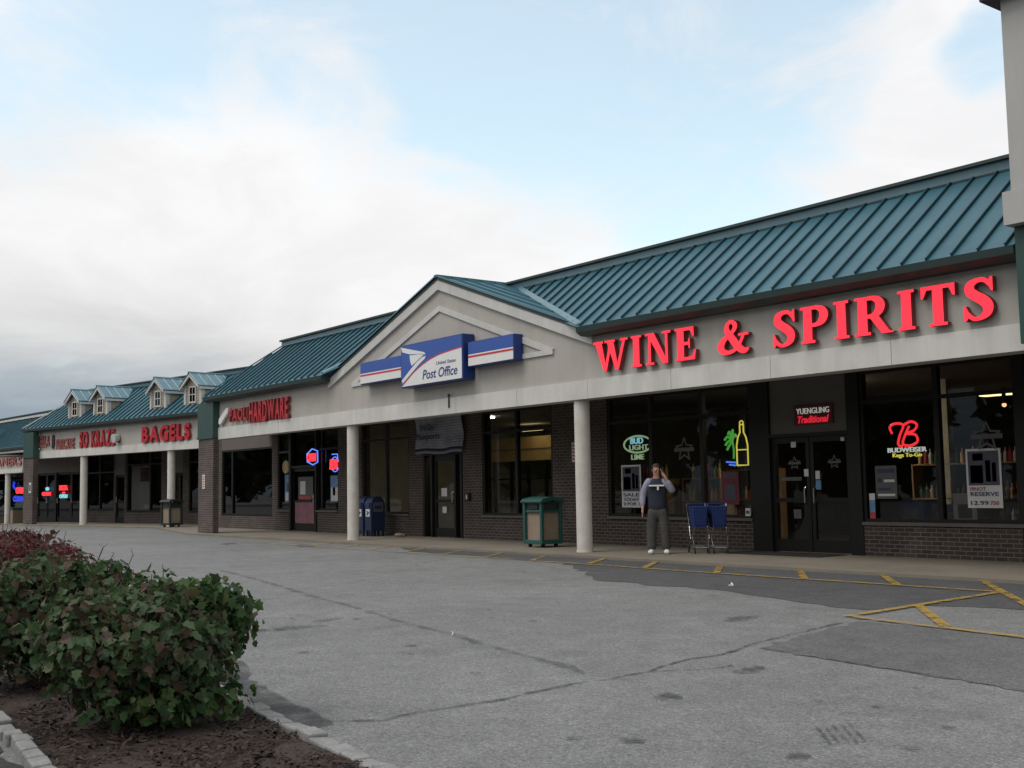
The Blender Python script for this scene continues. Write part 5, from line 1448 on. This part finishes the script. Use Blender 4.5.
# ================================================================== man on the telephone
def skin(name, joints, edges, rad, mat, parent, sub=2, root=0):
    me = bpy.data.meshes.new(name); me.from_pydata(joints, edges, []); me.materials.append(M[mat]); me.update()
    o = bpy.data.objects.new(name, me); COL.objects.link(o); o.parent = parent
    md = o.modifiers.new('skin', 'SKIN'); md.use_smooth_shade = True
    for i, r in enumerate(rad):
        sv = me.skin_vertices[0].data[i]; sv.radius = r if isinstance(r, tuple) else (r, r); sv.use_root = (i == root)
    s = o.modifiers.new('sub', 'SUBSURF'); s.levels = sub; s.render_levels = sub
    return o
def mk_skin(name, chains, mat, parent, sub=2):
    J = []; E = []; Rd = []; idx = {}
    for ch in chains:
        prev = None
        for (p, r) in ch:
            k = tuple(round(c, 4) for c in p)
            if k not in idx: idx[k] = len(J); J.append(p); Rd.append(r)
            i = idx[k]
            if prev is not None and prev != i: E.append((prev, i))
            prev = i
    # modifiers need the skin layer
    me = bpy.data.meshes.new(name); me.from_pydata(J, E, []); me.materials.append(M[mat]); me.update()
    o = bpy.data.objects.new(name, me); COL.objects.link(o); o.parent = parent
    bm = bmesh.new(); bm.from_mesh(me); lay = bm.verts.layers.skin.verify(); bm.verts.ensure_lookup_table()
    for i, v in enumerate(bm.verts):
        r = Rd[i]; v[lay].radius = r if isinstance(r, tuple) else (r, r); v[lay].use_root = (i == 0)
    bm.to_mesh(me); bm.free()
    md = o.modifiers.new('skin', 'SKIN'); md.use_smooth_shade = True
    s = o.modifiers.new('sub', 'SUBSURF'); s.levels = sub; s.render_levels = sub
    return o
MAN = thing('person', 'man in navy jacket and grey trousers standing with a phone at his ear', 'person', (-16.66, 16.10, 0), R(40))
pel = ((0, 0, .95), (.14, .10)); sp = ((0, 0, 1.14), (.13, .10)); chs = ((0, 0, 1.34), (.16, .11)); nk = ((0, -.005, 1.50), .058)
def hand(w_, palm, tip_dir, side):
    w_ = Vector(w_); palm = Vector(palm); d = Vector(tip_dir).normalized(); s = Vector(side).normalized()
    base = [(tuple(w_), .028), (tuple(palm), (.036, .020))]; ch = [base]
    for k in range(4):
        r0 = palm + d * .035 + s * (k - 1.5) * .021; L = (.062, .074, .070, .054)[k]
        ch.append([(tuple(palm), (.036, .020)), (tuple(r0), .0095), (tuple(r0 + d * L * .6 + Vector((0, -.012, 0))), .0085), (tuple(r0 + d * L + Vector((0, -.03, 0))), .0075)])
    r0 = palm - d * .01 - s * .042
    ch.append([(tuple(palm), (.036, .020)), (tuple(r0), .011), (tuple(r0 + d * .045 - s * .012), .009)])
    return ch
rw, rp = (-.285, -.07, .90), (-.285, -.085, .83)
lw, lp = (.185, -.135, 1.515), (.135, -.115, 1.585)
body = [[pel, sp, chs, nk, ((0, -.015, 1.575), (.070, .078)), ((0, -.012, 1.66), (.078, .094)), ((0, -.0, 1.735), (.066, .078)), ((0, .0, 1.765), .035)],
        [((0, -.012, 1.66), (.078, .094)), ((0, -.112, 1.645), .014)],
        [chs, ((-.17, 0, 1.42), .060), ((-.27, .02, 1.16), .043), (rw, .030)], [chs, ((.17, 0, 1.42), .060), ((.32, -.10, 1.23), .043), (lw, .030)],
        [pel, ((-.10, 0, .88), .088), ((-.115, -.01, .50), .060), ((-.12, .015, .10), .042), ((-.13, -.13, .05), .035)],
        [pel, ((.10, 0, .88), .088), ((.13, -.02, .50), .060), ((.15, .015, .10), .042), ((.17, -.13, .05), .035)]]
body += hand(rw, rp, (0, -.1, -1), (0, 1, 0)) + hand(lw, lp, (-.35, .25, .9), (.2, -1, .1))
mk_skin('body', body, 'skin', MAN)
jk = ((0, 0, 1.34), (.205, .135))
mk_skin('jacket', [[((0, 0, .80), (.20, .145)), ((0, 0, .98), (.20, .145)), ((0, 0, 1.16), (.195, .14)), jk, ((0, .005, 1.44), (.13, .10)), ((0, .01, 1.52), (.078, .078))],
                   [jk, ((-.17, 0, 1.405), .085)], [jk, ((.17, 0, 1.405), .085)]], 'navy', MAN)
for ch in ([((-.09, 0, 1.455), .075), ((-.165, 0, 1.43), .092), ((-.23, .01, 1.30), .080), ((-.285, .02, 1.14), .068), ((-.290, -.05, .93), .052)], [((.09, 0, 1.455), .075), ((.165, 0, 1.43), .092), ((.26, -.05, 1.32), .080), ((.335, -.10, 1.215), .070), ((.225, -.13, 1.45), .050)]):
    mk_skin('sleeve', [ch], 'lilac', MAN)
tq = ((0, 0, .86), (.17, .135))
mk_skin('trousers', [[((0, 0, .97), (.17, .13)), tq], [tq, ((-.105, 0, .76), .118), ((-.125, -.01, .48), .108), ((-.13, .0, .06), .095)], [tq, ((.105, 0, .76), .118), ((.138, -.015, .48), .108), ((.16, .0, .06), .095)]], 'greycloth', MAN)
for (a, b) in ((-.13, -.015), (.165, .02)):
    mk_skin('shoe', [[((a, .05, .05), (.058, .05)), ((a + b * .3, -.08, .05), (.065, .05)), ((a + b, -.21, .04), (.055, .040))]], 'shoe', MAN)
m = MB(); m.sphere((0, .012, 1.715), .098, 16, 10, 0, (.88, 1.02, .80)); m.v = [v if v.z > 1.70 or v.y > .03 else Vector((v.x * .93, v.y * .85, max(v.z, 1.69))) for v in m.v]
m.build('hair', 'hair', MAN, smooth=True)
for s in (-1, 1):
    m = MB(); m.sphere((s * .032, -.100, 1.672), .007, 8, 6); m.build('eye', 'black', MAN)
    m = MB(); m.sphere((s * .083, .0, 1.655), .022, 8, 6, 0, (.4, .8, 1.3)); m.build('ear', 'skin', MAN)
m = MB(); m.box(-.022, .022, -.105, -.098, 1.603, 1.609); m.build('mouth', 'maroon', MAN)
m = MB(); m.box(-.14, .16, -.172, -.12, 1.335, 1.365); m.box(.02, .055, -.172, -.12, 1.26, 1.335); m.build('chest_stripe', 'shoe', MAN)
tt = Matrix.Rotation(R(40), 4, 'Z')
ph = tt @ Vector((.108, -.075, 1.60))
m = MB(); m.box(-.012, .012, -.025, .025, -.06, .06); m.box(-.0135, -.0121, -.02, .02, -.04, .05, 1)
tag(m.build('mobile_phone', ['black', 'decal'], loc=(-16.66 + ph.x, 16.10 + ph.y, ph.z), rz=R(40), bevel=.004), "small black phone in the man's raised hand", 'phone')

# ================================================================== across the lot, behind the photographer: what the shop glass mirrors
def tree_belt():
    g = np.random.default_rng(5); n = 22000
    V = np.zeros((n * 4, 3)); F = []
    for i in range(n):
        k = g.integers(0, 44); cx = -150 + k * 6.2 + 2 * math.sin(k * 3.1); cy = -42 + 4 * math.sin(k * 1.7); hgt = 14 + 3 * math.sin(k * 2.3)
        if k > 33: cx, cy = -152 + 4 * math.sin(k * 1.7), -42 + (k - 33) * 5.6
        d = g.normal(size=3); d /= np.linalg.norm(d); r = g.uniform() ** .4
        p = np.array([cx + d[0] * r * 4.6, cy + d[1] * r * 4, hgt * .5 + d[2] * r * hgt * .52])
        a = g.normal(size=3); a /= np.linalg.norm(a); b = np.cross(a, g.normal(size=3)); b /= np.linalg.norm(b); s = g.uniform(.7, 1.4)
        V[i * 4:i * 4 + 4] = [p - a * s, p - b * s * .6, p + a * s, p + b * s * .6]
        F.append([i * 4, i * 4 + 1, i * 4 + 2, i * 4 + 3])
    V[:, 2] = np.maximum(V[:, 2], -.05)
    me = bpy.data.meshes.new('tree_belt'); me.from_pydata(V.tolist(), [], F); me.materials.append(M['treeleaf']); me.update()
    o = bpy.data.objects.new('tree_belt', me); COL.objects.link(o)
    return tag(o, kind='stuff')
tree_belt()

SC.cycles.use_denoising = True
SC.cycles.max_bounces = 6; SC.cycles.diffuse_bounces = 3; SC.cycles.glossy_bounces = 3; SC.cycles.transparent_max_bounces = 10
SC.cycles.caustics_reflective = False; SC.cycles.caustics_refractive = False
SC.cycles.sample_clamp_indirect = 4
